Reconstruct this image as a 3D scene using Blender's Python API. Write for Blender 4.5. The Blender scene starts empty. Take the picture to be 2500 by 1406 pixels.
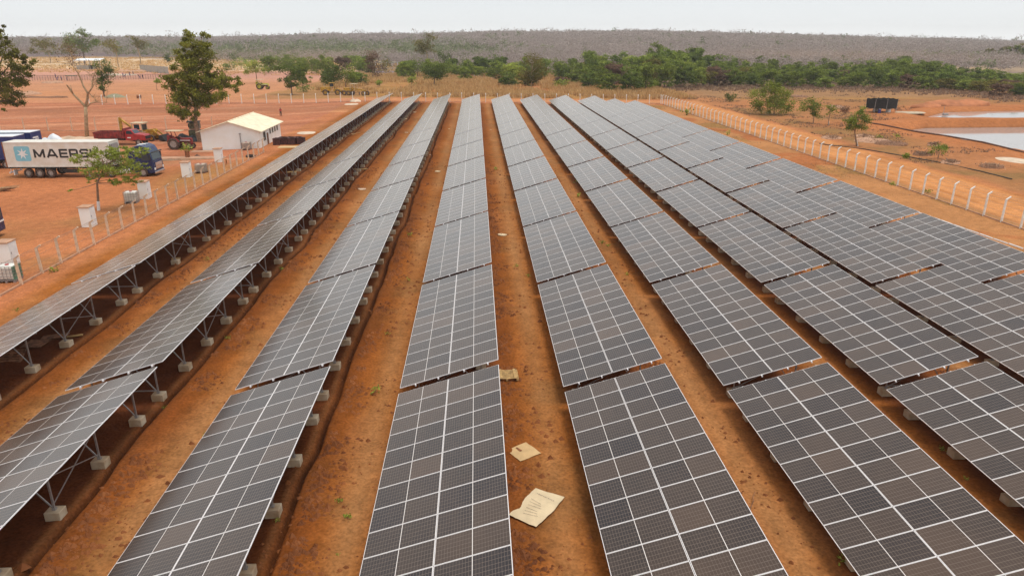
import bpy, math, random
import numpy as np
from mathutils import Vector, Matrix, Euler
rad = math.radians
random.seed(7)
S = bpy.context.scene
COL = S.collection

# ------------------------------------------------------------------ camera
F_PX, PITCH, YAW, CAM_H = 1714.07, 0.341786, 0.048732, 14.76
cd = bpy.data.cameras.new("camera"); cam = bpy.data.objects.new("camera", cd); COL.objects.link(cam)
cd.sensor_width = 36.0; cd.sensor_fit = 'HORIZONTAL'; cd.lens = 36.0 * F_PX / 2500.0
cd.clip_start = 0.5; cd.clip_end = 20000
cam.location = (0, 0, CAM_H); cam.rotation_euler = (math.pi / 2 - PITCH, 0, -YAW)
S.camera = cam
# ------------------------------------------------------------------ world / sun / exposure
SUN_EL, SUN_AZ = rad(76), rad(120)       # soft sun high behind the camera, a little to the right
w = bpy.data.worlds.new("World"); S.world = w; w.use_nodes = True
nt = w.node_tree; nt.nodes.clear()
wo = nt.nodes.new('ShaderNodeOutputWorld'); mx = nt.nodes.new('ShaderNodeMixShader')
b1 = nt.nodes.new('ShaderNodeBackground'); b2 = nt.nodes.new('ShaderNodeBackground')
sk = nt.nodes.new('ShaderNodeTexSky'); sk.sky_type = 'NISHITA'; sk.sun_disc = False
sk.sun_elevation = SUN_EL; sk.sun_rotation = SUN_AZ; sk.dust_density = 4.0; sk.air_density = 1.0
nt.links.new(sk.outputs[0], b1.inputs[0]); b1.inputs[1].default_value = 0.1
tc = nt.nodes.new('ShaderNodeTexCoord'); sp = nt.nodes.new('ShaderNodeSeparateXYZ'); rp = nt.nodes.new('ShaderNodeValToRGB')
nt.links.new(tc.outputs['Generated'], sp.inputs[0]); nt.links.new(sp.outputs[2], rp.inputs[0])
rp.color_ramp.elements[0].position = 0.0; rp.color_ramp.elements[0].color = (1.04, 1.05, 1.04, 1)
_e = rp.color_ramp.elements.new(0.02); _e.color = (0.86, 0.88, 0.885, 1)
_e = rp.color_ramp.elements.new(0.05); _e.color = (0.765, 0.80, 0.82, 1)
_e = rp.color_ramp.elements[-1]; _e.position = 0.6; _e.color = (0.75, 0.77, 0.79, 1)
ns = nt.nodes.new('ShaderNodeTexNoise'); ns.inputs['Scale'].default_value = 2.2; ns.inputs['Detail'].default_value = 4
mp = nt.nodes.new('ShaderNodeMapping'); mp.inputs['Scale'].default_value = (1, 1, 5)
nt.links.new(tc.outputs['Generated'], mp.inputs[0]); nt.links.new(mp.outputs[0], ns.inputs[0])
mr = nt.nodes.new('ShaderNodeMapRange'); mr.inputs[3].default_value = 0.97; mr.inputs[4].default_value = 1.03
nt.links.new(ns.outputs[0], mr.inputs[0])
vm = nt.nodes.new('ShaderNodeVectorMath'); vm.operation = 'SCALE'
nt.links.new(rp.outputs[0], vm.inputs[0]); nt.links.new(mr.outputs[0], vm.inputs['Scale'])
nt.links.new(vm.outputs[0], b2.inputs[0]); b2.inputs[1].default_value = 1.04
mx.inputs[0].default_value = 0.88
nt.links.new(b1.outputs[0], mx.inputs[1]); nt.links.new(b2.outputs[0], mx.inputs[2]); nt.links.new(mx.outputs[0], wo.inputs[0])
sl = bpy.data.lights.new("sun", 'SUN'); sl.energy = 1.6; sl.angle = rad(20); sl.color = (1.0, 0.95, 0.88)
so = bpy.data.objects.new("sun", sl); COL.objects.link(so)
sd = Vector((math.sin(SUN_AZ) * math.cos(SUN_EL), math.cos(SUN_AZ) * math.cos(SUN_EL), math.sin(SUN_EL)))
so.rotation_euler = sd.to_track_quat('Z', 'Y').to_euler()
S.view_settings.view_transform = 'Standard'; S.view_settings.look = 'None'
S.view_settings.exposure = 0.22; S.view_settings.gamma = 1.0

# ------------------------------------------------------------------ projection helpers
cp, sp_ = math.cos(PITCH), math.sin(PITCH); cy, sy = math.cos(YAW), math.sin(YAW)
FW = np.array([sy * cp, cy * cp, -sp_]); RT = np.array([cy, -sy, 0.0]); UP = np.cross(RT, FW)
def ray(px, py):
    return FW + (px - 1250) / F_PX * RT - (py - 703) / F_PX * UP
def un(px, py, z):
    r = ray(px, py); t = (z - CAM_H) / r[2]; return (r[0] * t, r[1] * t, z)
def proj(p):
    q = np.array(p, float) - np.array([0, 0, CAM_H]); z = q @ FW
    return 1250 + F_PX * (q @ RT) / z, 703 - F_PX * (q @ UP) / z, z

# ------------------------------------------------------------------ terrain
KX = -0.014675
def sst(a, b, x):
    t = np.clip((x - a) / (b - a), 0, 1); return t * t * (3 - 2 * t)
def _h(ix, iy, s):
    v = np.sin(ix * 127.1 + iy * 311.7 + s * 74.7) * 43758.5453
    return v - np.floor(v)
def vn(x, y, sc, s=0):
    x = np.asarray(x, float) / sc; y = np.asarray(y, float) / sc
    ix = np.floor(x); iy = np.floor(y); fx = x - ix; fy = y - iy
    fx = fx * fx * (3 - 2 * fx); fy = fy * fy * (3 - 2 * fy)
    return (_h(ix, iy, s) * (1 - fx) + _h(ix + 1, iy, s) * fx) * (1 - fy) + (_h(ix, iy + 1, s) * (1 - fx) + _h(ix + 1, iy + 1, s) * fx) * fy
def fbm(x, y, sc, s=0, o=4):
    r = 0; a = 0.5; t = 0
    for i in range(o):
        r = r + a * vn(x, y, sc / 2 ** i, s + i * 13.3); t += a; a *= 0.55
    return r / t
ROWS = 'ABCDEFGHI'
RX = dict(zip(ROWS, [-25.459, -18.201, -10.881, -3.625, 3.687, 11.002, 18.356, 25.799, 33.249]))
RZ = {r: KX * RX[r] + dz for r, dz in zip(ROWS, [-.036, -.016, -.018, .037, .051, .043, .013, -.046, -.030])}
RDY = dict(zip(ROWS, [.064, .138, .070, -.036, -.065, -.097, -.065, -.055, .046]))
MP = 1.154; TL = 12 * MP - 0.02; TW = 4.578; TILT = 0.2902
GAPS = [.545, .519, .485, .651, .691, .567, .493, .322, .277, .134, .134]
FARY = [27.677]
for g in GAPS: FARY.append(FARY[-1] + g + TL)
# ponds as convex polygons (rim, world)
def poly(pts): return [tuple(p[:2]) for p in pts]
POND2 = poly([un(2150, 305, -1.7), un(2330, 337, -1.7), un(2540, 375, -1.7), (170, 108, 0), (190, 150, 0), un(2500, 291, -1.6), un(2250, 292, -1.6)])
POND1 = poly([un(2222, 283, -1.7), un(2300, 289, -1.7), un(2560, 290, -1.7), (230, 150, 0), (235, 190, 0), un(2500, 262, -1.7), un(2300, 263, -1.7)])
def sdist(P, x, y):   # >0 inside distance (convex-ish polygon)
    x = np.asarray(x, float); y = np.asarray(y, float)
    cx = sum(p[0] for p in P) / len(P); cyy = sum(p[1] for p in P) / len(P)
    d = np.full(x.shape, 1e9)
    for i in range(len(P)):
        ax, ay = P[i]; bx, by = P[(i + 1) % len(P)]
        nx, ny = -(by - ay), (bx - ax); L = math.hypot(nx, ny); nx /= L; ny /= L
        if (cx - ax) * nx + (cyy - ay) * ny < 0: nx, ny = -nx, -ny
        d = np.minimum(d, (x - ax) * nx + (y - ay) * ny)
    return d
CREST = [(-2000, 4), (0, 4), (300, 7), (625, 9), (950, 14), (1250, 17.5), (1560, 17), (1875, 12), (2100, 6), (2300, 1), (2500, -2), (4500, -4)]
def gz(x, y):
    x = np.asarray(x, float); y = np.asarray(y, float)
    a = np.interp(x, [-1e5, -42, -31, -27, 50, 58, 1e5], [-.85, -.85, -.50, -.9 - KX * 27, -.9 + KX * 50, -1.68, -1.70])
    far = sst(230, 420, y); a = a * (1 - far) + -1.1 * far
    d = np.sqrt(x * x + y * y) + 1e-6
    px = 1250 + (np.arctan2(x, y) - YAW) * 1800
    cr = np.interp(px, [c[0] for c in CREST], [c[1] for c in CREST])
    cr = cr + (fbm(px, px * 0, 260, 91, 4) - .5) * 7
    a = a + (cr + 1) * sst(450, 1400, d) * (y > 0)
    p2 = sst(-0.4, 4.2, sdist(POND2, x, y)); p1 = sst(-0.4, 3.8, sdist(POND1, x, y))
    a = a - 2.2 * p2 - 1.15 * p1
    berm = np.exp(-((sdist(POND1, x, y) + 2.2) / 1.6) ** 2) * .22 + np.exp(-((sdist(POND2, x, y) + 1.5) / 1.4) ** 2) * .18
    return a + berm * (y > 90)
def trench_x(rr, y): return RX[rr] + 4.2 + (fbm(y * 1.0, y * 0 + RX[rr], 9, 3, 4) - .5) * .8
def relief(x, y):
    r = np.zeros_like(x)
    inf = (x > -29.5) & (x < 48.5) & (y > 5) & (y < 188)
    for rr in ROWS:
        tx = trench_x(rr, y)
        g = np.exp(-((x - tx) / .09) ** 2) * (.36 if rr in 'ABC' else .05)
        g *= .55 + .45 * vn(y, y * 0, 3.0, RX[rr])
        r = r - g
        r = r + np.exp(-((x - tx - .55) / .35) ** 2) * .06 * fbm(x, y, .8, 9, 3)
        r = r + np.exp(-((x - tx + .35) / .25) ** 2) * .035
    r = r * inf
    rough = fbm(x, y, 2.2, 5, 5) - .5
    clod = np.clip(fbm(x, y, .7, 21, 3) - .55, 0, 1) * np.clip(fbm(x, y, 9, 8, 2) - .42, 0, 1) * 1.4
    r = r + rough * .07 + clod * .35
    scrub = ((x > 60) | (y > 200)) * 1.0
    r = r + scrub * (fbm(x, y, 6, 2, 4) - .5) * .35 * (sdist(POND2, x, y) < 0) * (sdist(POND1, x, y) < 0)
    return r
def gzr(x, y):
    x = np.atleast_1d(np.asarray(x, float)); y = np.atleast_1d(np.asarray(y, float))
    return gz(x, y) + relief(x, y)
def G(x, y): return float(gz(np.array([x]), np.array([y]))[0])
def at(px, py):
    z = -0.9
    for _ in range(12):
        p = un(px, py, z); z = .5 * z + .5 * G(p[0], p[1])
    return Vector((p[0], p[1], G(p[0], p[1])))
def hgt(P, pyt):
    lo, hi = 0, 60
    for _ in range(40):
        m = (lo + hi) / 2
        if proj((P[0], P[1], P[2] + m))[1] > pyt: lo = m
        else: hi = m
    return lo
def mpp(P): return proj(P)[2] / F_PX     # metres per photo pixel at P

# ------------------------------------------------------------------ materials
def mat(name, col, rough=.6, var=.12, scale=3.0, metal=0.0, bump=0.0, col2=None, spec=.5, coords='Object', bscale=None):
    m = bpy.data.materials.new(name); m.use_nodes = True; n = m.node_tree; L = n.links
    p = n.nodes['Principled BSDF']; p.inputs['Roughness'].default_value = rough; p.inputs['Metallic'].default_value = metal
    p.inputs['Specular IOR Level'].default_value = spec
    t = n.nodes.new('ShaderNodeTexCoord'); no = n.nodes.new('ShaderNodeTexNoise'); no.inputs['Scale'].default_value = scale
    no.inputs['Detail'].default_value = 5; src = n.nodes.new('ShaderNodeNewGeometry').outputs['Position'] if coords == 'World' else t.outputs[coords]
    L.new(src, no.inputs['Vector'])
    r = n.nodes.new('ShaderNodeValToRGB'); L.new(no.outputs[0], r.inputs[0])
    c2 = col2 or tuple(c * (1 - var * 2.2) for c in col)
    r.color_ramp.elements[0].position = .32; r.color_ramp.elements[0].color = (*c2, 1)
    r.color_ramp.elements[1].position = .68; r.color_ramp.elements[1].color = (*[min(1, c * (1 + (0 if col2 else var))) for c in col], 1)
    L.new(r.outputs[0], p.inputs['Base Color'])
    if bump:
        nb = n.nodes.new('ShaderNodeTexNoise'); nb.inputs['Scale'].default_value = bscale or scale * 4; nb.inputs['Detail'].default_value = 6
        L.new(src, nb.inputs['Vector'])
        b = n.nodes.new('ShaderNodeBump'); b.inputs['Strength'].default_value = bump; b.inputs['Distance'].default_value = .05
        L.new(nb.outputs[0], b.inputs['Height']); L.new(b.outputs[0], p.inputs['Normal'])
    return m
M = {}
M['alu'] = mat('aluminium', (.90, .88, .88), .45, .03, 6, .05)
M['steel'] = mat('galvanised_steel', (.36, .34, .33), .45, .12, 8, .35)
M['concrete'] = mat('concrete', (.56, .47, .34), .9, .15, 2.2, bump=.4, col2=(.38, .26, .15), coords='World')
M['post'] = mat('concrete_post', (.84, .80, .73), .85, .08, 4)
M['postL'] = mat('dusty_concrete_post', (.74, .54, .37), .9, .12, 4)
M['white'] = mat('white_paint', (.78, .79, .78), .55, .05, 2)
M['wall'] = mat('limewashed_wall', (.90, .92, .89), .85, .03, .8, col2=(.86, .85, .78))
M['roof'] = mat('fibre_cement_roof', (.84, .73, .52), .8, .08, 1.2)
M['tile'] = mat('dusty_slab', (.50, .28, .17), .9, .12, 2)
M['dark'] = mat('dark_void', (.03, .028, .026), .7, .1, 3)
M['rubber'] = mat('rubber', (.035, .03, .028), .85, .2, 6)
M['dustyrubber'] = mat('dusty_rubber', (.11, .07, .05), .9, .3, 6)
M['rim'] = mat('steel_rim', (.45, .42, .38), .5, .15, 6, .4)
M['blue'] = mat('blue_truck_paint', (.012, .028, .095), .25, .1, 2)
M['bluec'] = mat('blue_curtain', (.02, .032, .15), .5, .12, 2)
M['contw'] = mat('white_container_paint', (.74, .72, .66), .5, .05, 1.5, col2=(.66, .60, .50))
M['logo'] = mat('light_blue_paint', (.22, .52, .62), .5, .04, 2)
M['black'] = mat('black_paint', (.02, .02, .02), .5, .1, 3)
M['rust'] = mat('rust', (.32, .12, .05), .9, .3, 5)
M['red'] = mat('red_paint', (.42, .03, .03), .4, .15, 2)
M['redd'] = mat('faded_red_paint', (.28, .035, .03), .6, .25, 2)
M['yellow'] = mat('machine_yellow', (.55, .30, .03), .55, .25, 2.5)
M['yelgr'] = mat('lime_yellow_paint', (.50, .48, .04), .5, .2, 2.5)
M['beige'] = mat('beige_roof', (.62, .48, .30), .7, .1, 2)
M['glass'] = mat('tinted_glass', (.04, .06, .07), .08, .1, 1)
M['chrome'] = mat('chrome', (.6, .6, .62), .2, .05, 4, .8)
M['olive'] = mat('olive_paint', (.16, .14, .07), .7, .3, 3)
M['tarpw'] = mat('white_tarpaulin', (.74, .77, .80), .5, .06, 1.5, bump=.5)
M['tarpg'] = mat('green_tarpaulin', (.28, .55, .24), .5, .1, 1.5, bump=.5)
M['tarpk'] = mat('black_tarpaulin', (.04, .038, .04), .5, .2, 1.5, bump=.8)
M['shade'] = mat('black_shade_cloth', (.022, .02, .02), .9, .3, 3)
M['wood'] = mat('pallet_wood', (.52, .33, .13), .85, .2, 6)
M['woodd'] = mat('old_wood', (.26, .12, .06), .9, .3, 5)
M['bark'] = mat('bark', (.30, .19, .12), .95, .2, 5, bump=.6)
M['barkp'] = mat('pale_bark', (.44, .30, .17), .95, .16, 3, bump=.6)
M['barkd'] = mat('dark_bark', (.13, .085, .06), .95, .25, 4, bump=.5)
M['card'] = mat('cardboard', (.60, .40, .19), .9, .06, 3)
M['cardw'] = mat('white_cardboard', (.68, .54, .34), .9, .06, 2.2)
M['ink'] = mat('faded_ink', (.42, .34, .26), .9, .2, 8)
M['tank'] = mat('milky_plastic', (.76, .74, .66), .4, .08, 2)
M['oldtank'] = mat('dirty_plastic', (.55, .44, .34), .6, .15, 2)
M['tankg'] = mat('green_plastic', (.06, .28, .16), .5, .2, 2)
M['bin'] = mat('maroon_crate', (.085, .025, .02), .7, .3, 4)
M['gravel'] = mat('grey_green_gravel', (.30, .29, .18), .95, .15, 6, bump=.8)
M['skin'] = mat('skin', (.12, .06, .035), .6, .1, 8)
M['shirtr'] = mat('red_shirt', (.50, .03, .03), .8, .1, 8)
M['shirtb'] = mat('blue_workwear', (.05, .05, .22), .8, .15, 8)
M['shirtn'] = mat('navy_workwear', (.02, .025, .07), .8, .15, 8)
M['pale'] = mat('pale_dust', (.62, .44, .30), .95, .12, 1.0)
M['wire'] = mat('wire', (.35, .30, .26), .6, .1, 8, .3)
M['wirer'] = mat('corral_wood', (.17, .11, .075), .9, .2, 8)
M['greywall'] = mat('grey_block_wall', (.42, .40, .33), .9, .1, 1.5)
M['brown_metal'] = mat('rusty_steel', (.16, .07, .04), .8, .3, 4)

def leafmat(name, c_lo, c_hi, trans=.25):
    m = bpy.data.materials.new(name); m.use_nodes = True; n = m.node_tree; L = n.links
    p = n.nodes['Principled BSDF']; p.inputs['Roughness'].default_value = .8; p.inputs['Specular IOR Level'].default_value = .1
    a = n.nodes.new('ShaderNodeAttribute'); a.attribute_name = 'tint'
    r = n.nodes.new('ShaderNodeValToRGB'); L.new(a.outputs['Fac'], r.inputs[0])
    r.color_ramp.elements[0].color = (*c_lo, 1); r.color_ramp.elements[1].color = (*c_hi, 1)
    oi = n.nodes.new('ShaderNodeObjectInfo'); hs = n.nodes.new('ShaderNodeHueSaturation')
    mr_ = n.nodes.new('ShaderNodeMapRange'); mr_.inputs[3].default_value = .75; mr_.inputs[4].default_value = 1.25
    L.new(oi.outputs['Random'], mr_.inputs[0]); L.new(mr_.outputs[0], hs.inputs['Value']); L.new(r.outputs[0], hs.inputs['Color'])
    L.new(hs.outputs[0], p.inputs['Base Color'])
    tr = n.nodes.new('ShaderNodeBsdfTranslucent'); L.new(hs.outputs[0], tr.inputs[0])
    ms = n.nodes.new('ShaderNodeMixShader'); ms.inputs[0].default_value = trans
    L.new(p.outputs[0], ms.inputs[1]); L.new(tr.outputs[0], ms.inputs[2]); L.new(ms.outputs[0], n.nodes['Material Output'].inputs[0])
    return m
LF = {
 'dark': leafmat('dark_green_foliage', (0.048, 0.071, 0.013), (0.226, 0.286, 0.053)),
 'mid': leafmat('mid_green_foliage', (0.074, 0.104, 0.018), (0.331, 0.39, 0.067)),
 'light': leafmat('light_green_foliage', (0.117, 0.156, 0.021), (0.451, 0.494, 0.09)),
 'olive': leafmat('olive_foliage', (0.106, 0.088, 0.018), (0.339, 0.291, 0.06)),
 'brown': leafmat('brown_dry_foliage', (.10, .055, .035), (.33, .20, .13)),
 'grey': leafmat('grey_bare_twigs', (.28, .225, .20), (.40, .33, .29)),
 'euc': leafmat('eucalyptus_foliage', (0.064, 0.062, 0.011), (0.345, 0.338, 0.056)),
 'palegreen': leafmat('pale_green_foliage', (.15, .16, .08), (.32, .34, .17)),
 'straw': leafmat('dry_grass', (.50, .28, .11), (.82, .55, .25)),
 'brush': leafmat('dead_brushwood', (.26, .15, .095), (.50, .33, .22)),
}
# solar module glass
def solar_mat():
    m = bpy.data.materials.new('solar_cells'); m.use_nodes = True; n = m.node_tree; L = n.links; N = n.nodes
    p = N['Principled BSDF']
    uv = N.new('ShaderNodeUVMap'); sx = N.new('ShaderNodeSeparateXYZ'); L.new(uv.outputs[0], sx.inputs[0])
    def math_(op, a, b=None, c=None):
        k = N.new('ShaderNodeMath'); k.operation = op
        for i, v in enumerate((a, b, c)):
            if v is None: continue
            if isinstance(v, (int, float)): k.inputs[i].default_value = v
            else: L.new(v, k.inputs[i])
        return k.outputs[0]
    U, V = sx.outputs[0], sx.outputs[1]       # U: 0..1 per module along slope, V: 0..1 per module along the row
    fu = math_('FRACT', U); fv = math_('FRACT', V)
    h2 = math_('MULTIPLY', fu, 2.0); fh = math_('FRACT', h2)           # halves
    # margins : cells occupy fh in [.012,.988], fv in [.012,.988]
    def band(x, lo, hi): return math_('MULTIPLY', math_('GREATER_THAN', x, lo), math_('LESS_THAN', x, hi))
    cellarea = math_('MULTIPLY', band(fh, .007, .993), band(fv, .004, .996))
    cu = math_('FRACT', math_('MULTIPLY', math_('SUBTRACT', fh, .012), 12.3)); cv = math_('FRACT', math_('MULTIPLY', math_('SUBTRACT', fv, .012), 6.147))
    grid = math_('MULTIPLY', band(cu, .04, .96), band(cv, .034, .966))
    # random per half module
    oi = N.new('ShaderNodeObjectInfo')
    cb = N.new('ShaderNodeCombineXYZ'); L.new(math_('FLOOR', math_('MULTIPLY', U, 2.0)), cb.inputs[0]); L.new(math_('FLOOR', V), cb.inputs[1])
    L.new(math_('MULTIPLY', oi.outputs['Random'], 91.7), cb.inputs[2])
    cb1 = N.new('ShaderNodeCombineXYZ'); L.new(math_('FLOOR', U), cb1.inputs[0]); L.new(math_('FLOOR', V), cb1.inputs[1])
    L.new(math_('MULTIPLY', oi.outputs['Random'], 37.7), cb1.inputs[2])
    wn = N.new('ShaderNodeTexWhiteNoise'); L.new(cb.outputs[0], wn.inputs[0])
    wn1 = N.new('ShaderNodeTexWhiteNoise'); L.new(cb1.outputs[0], wn1.inputs[0])
    rv = math_('ADD', math_('MULTIPLY', wn.outputs[0], .5), math_('MULTIPLY', wn1.outputs[0], .5))
    geo = N.new('ShaderNodeNewGeometry')
    no = N.new('ShaderNodeTexNoise'); no.inputs['Scale'].default_value = .35; no.inputs['Detail'].default_value = 6; L.new(geo.outputs['Position'], no.inputs[0])
    no2 = N.new('ShaderNodeTexNoise'); no2.inputs['Scale'].default_value = 2.6; no2.inputs['Detail'].default_value = 7; L.new(geo.outputs['Position'], no2.inputs[0])
    cr = N.new('ShaderNodeValToRGB'); L.new(rv, cr.inputs[0])
    cr.color_ramp.elements[0].position = .15; cr.color_ramp.elements[0].color = (.008, .007, .012, 1)
    cr.color_ramp.elements[1].position = .9; cr.color_ramp.elements[1].color = (.062, .038, .027, 1)
    _e = cr.color_ramp.elements.new(.5); _e.color = (.024, .017, .016, 1)
    # dust film: stronger with noise
    dust = math_('ADD', math_('MULTIPLY', math_('SUBTRACT', no.outputs[0], .35), .13), math_('MULTIPLY', math_('SUBTRACT', no2.outputs[0], .4), .06))
    dust = math_('ADD', dust, math_('MULTIPLY', math_('SUBTRACT', 1.0, fh), .02))
    dm = N.new('ShaderNodeMix'); dm.data_type = 'RGBA'; L.new(dust, dm.inputs[0]); L.new(cr.outputs[0], dm.inputs[6]); dm.inputs[7].default_value = (.42, .27, .18, 1)
    gm = N.new('ShaderNodeMix'); gm.data_type = 'RGBA'; L.new(grid, gm.inputs[0]); gm.inputs[6].default_value = (.17, .13, .105, 1); L.new(dm.outputs[2], gm.inputs[7])
    bm = N.new('ShaderNodeMix'); bm.data_type = 'RGBA'; L.new(cellarea, bm.inputs[0]); bm.inputs[6].default_value = (.93, .89, .87, 1); L.new(gm.outputs[2], bm.inputs[7])
    L.new(bm.outputs[2], p.inputs['Base Color'])
    p.inputs['Roughness'].default_value = .22; p.inputs['IOR'].default_value = 1.34; p.inputs['Coat Weight'].default_value = .7; p.inputs['Coat IOR'].default_value = 1.36; p.inputs['Coat Roughness'].default_value = .2; p.inputs['Specular Tint'].default_value = (1, .88, .78, 1); p.inputs['Coat Tint'].default_value = (1, .97, .93, 1)
    rr = math_('ADD', .16, math_('MULTIPLY', no2.outputs[0], .12)); L.new(rr, p.inputs['Roughness'])
    lw = N.new('ShaderNodeLayerWeight'); lw.inputs[0].default_value = .06
    # thin veil of dust scattering at glancing view: a real dust layer over the glass (sheen)
    p.inputs['Sheen Weight'].default_value = .75; p.inputs['Sheen Roughness'].default_value = .2; p.inputs['Sheen Tint'].default_value = (1, .80, .58, 1)
    N.remove(lw)
    return m
M['cells'] = solar_mat()

# ------------------------------------------------------------------ mesh building
def tag(o, label=None, cat=None, group=None, kind=None):
    if label: o['label'] = label
    if cat: o['category'] = cat
    if group: o['group'] = group
    if kind: o['kind'] = kind
    return o
def root(name, loc, rz=0, label=None, cat=None, group=None):
    o = bpy.data.objects.new(name, None); COL.objects.link(o); o.location = loc; o.rotation_euler = (0, 0, rz); o.empty_display_size = .5
    return tag(o, label, cat, group)
class MB:
    def __init__(s): s.v = []; s.f = []; s.m = []; s.mats = []; s.cur = 0
    def mat(s, m):
        if m not in s.mats: s.mats.append(m)
        s.cur = s.mats.index(m); return s
    def quad(s, *p):
        b = len(s.v); s.v += [tuple(q) for q in p]; s.f.append(tuple(range(b, b + len(p)))); s.m.append(s.cur); return s
    def box(s, c, d, R=None):
        b = len(s.v); hx, hy, hz = d[0] / 2, d[1] / 2, d[2] / 2
        for x, y, z in ((-1, -1, -1), (1, -1, -1), (1, 1, -1), (-1, 1, -1), (-1, -1, 1), (1, -1, 1), (1, 1, 1), (-1, 1, 1)):
            q = Vector((x * hx, y * hy, z * hz))
            if R is not None: q = R @ q
            s.v.append((c[0] + q.x, c[1] + q.y, c[2] + q.z))
        for f in ((0, 3, 2, 1), (4, 5, 6, 7), (0, 1, 5, 4), (1, 2, 6, 5), (2, 3, 7, 6), (3, 0, 4, 7)):
            s.f.append(tuple(b + i for i in f)); s.m.append(s.cur)
        return s
    def beam(s, p, q, w, h=None):
        p = Vector(p); q = Vector(q); d = q - p; L = d.length
        R = d.to_track_quat('X', 'Z').to_matrix(); return s.box((p + q) / 2, (L, w, h or w), R)
    def tube(s, pts, rs, n=8, cap=True):
        pts = [Vector(p) for p in pts]; b0 = len(s.v)
        if isinstance(rs, (int, float)): rs = [rs] * len(pts)
        prev = None
        for i, p in enumerate(pts):
            d = (pts[min(i + 1, len(pts) - 1)] - pts[max(i - 1, 0)]).normalized()
            u = prev - d * prev.dot(d) if prev is not None else d.orthogonal()
            u.normalize(); prev = u; v = d.cross(u)
            for k in range(n):
                a = 2 * math.pi * k / n; s.v.append(tuple(p + (u * math.cos(a) + v * math.sin(a)) * rs[i]))
        for i in range(len(pts) - 1):
            for k in range(n):
                a = b0 + i * n + k; c = b0 + i * n + (k + 1) % n; s.f.append((a, c, c + n, a + n)); s.m.append(s.cur)
        if cap:
            s.f.append(tuple(b0 + k for k in reversed(range(n)))); s.m.append(s.cur)
            s.f.append(tuple(b0 + (len(pts) - 1) * n + k for k in range(n))); s.m.append(s.cur)
        return s
    def cyl(s, c, r, L, ax='Y', n=20, r2=None):
        a = {'X': (1, 0, 0), 'Y': (0, 1, 0), 'Z': (0, 0, 1)}[ax]; a = Vector(a) * L / 2; c = Vector(c)
        return s.tube([c - a, c + a], [r, r2 if r2 is not None else r], n)
    def prism(s, prof, y0, y1, ax='Y'):
        # profile (x,z) extruded along y (or (y,z) along x)
        n = len(prof); b = len(s.v)
        for yy in (y0, y1):
            for a, z in prof: s.v.append((a, yy, z) if ax == 'Y' else (yy, a, z))
        s.f.append(tuple(b + i for i in range(n))); s.m.append(s.cur); s.f.append(tuple(b + n + i for i in reversed(range(n)))); s.m.append(s.cur)
        for i in range(n):
            j = (i + 1) % n; s.f.append((b + i, b + n + i, b + n + j, b + j)); s.m.append(s.cur)
        return s
    def build(s, name, parent=None, m=None, smooth=False, bevel=0, loc=None, rot=None):
        if m is not None and not s.mats: s.mats = [m]
        me = bpy.data.meshes.new(name); me.from_pydata(s.v, [], s.f); 
        for k in s.mats: me.materials.append(k)
        me.polygons.foreach_set('material_index', s.m)
        if smooth: me.polygons.foreach_set('use_smooth', [True] * len(s.f))
        me.update(); o = bpy.data.objects.new(name, me); COL.objects.link(o)
        if parent is not None: o.parent = parent
        if loc is not None: o.location = loc
        if rot is not None: o.rotation_euler = rot
        if bevel:
            b = o.modifiers.new('bevel', 'BEVEL'); b.width = bevel; b.segments = 2; b.limit_method = 'ANGLE'
        return o
def one(m): return MB().mat(m)
KIDS = {}
def copy_tree(o, parent=None):
    c = o.copy(); COL.objects.link(c); c.parent = parent
    for ch in list(o.children): copy_tree(ch, c)
    return c
def np_mesh(name, V, nq, mats, tint=None, k=4, parent=None):
    """V: (n*k,3) verts of n separate k-gons"""
    me = bpy.data.meshes.new(name); V = np.ascontiguousarray(V, dtype=np.float32)
    me.vertices.add(len(V)); me.vertices.foreach_set('co', V.ravel())
    me.loops.add(len(V)); me.loops.foreach_set('vertex_index', np.arange(len(V), dtype=np.int32))
    me.polygons.add(nq); me.polygons.foreach_set('loop_start', np.arange(nq, dtype=np.int32) * k)
    try: me.polygons.foreach_set('loop_total', np.full(nq, k, dtype=np.int32))
    except Exception: pass
    for m in mats: me.materials.append(m)
    if tint is not None:
        a = me.attributes.new('tint', 'FLOAT', 'POINT'); a.data.foreach_set('value', np.repeat(tint, k).astype(np.float32))
    me.update(calc_edges=True); o = bpy.data.objects.new(name, me); COL.objects.link(o)
    if parent is not None: o.parent = parent
    return o
def leafcards(P, size, rng, asp=.55, up=0.0, sizevar=.5):
    n = len(P); a = rng.normal(size=(n, 3)); a[:, 2] *= (1 - up) ; a /= np.linalg.norm(a, axis=1)[:, None] + 1e-9
    b = rng.normal(size=(n, 3)); b -= a * (a * b).sum(1)[:, None]; b /= np.linalg.norm(b, axis=1)[:, None] + 1e-9
    s = size * (1 + sizevar * (rng.random(n) * 2 - 1)); s = s[:, None]
    V = np.empty((n, 4, 3)); V[:, 0] = P - a * s; V[:, 1] = P - b * s * asp; V[:, 2] = P + a * s; V[:, 3] = P + b * s * asp
    return V.reshape(-1, 3)
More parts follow.
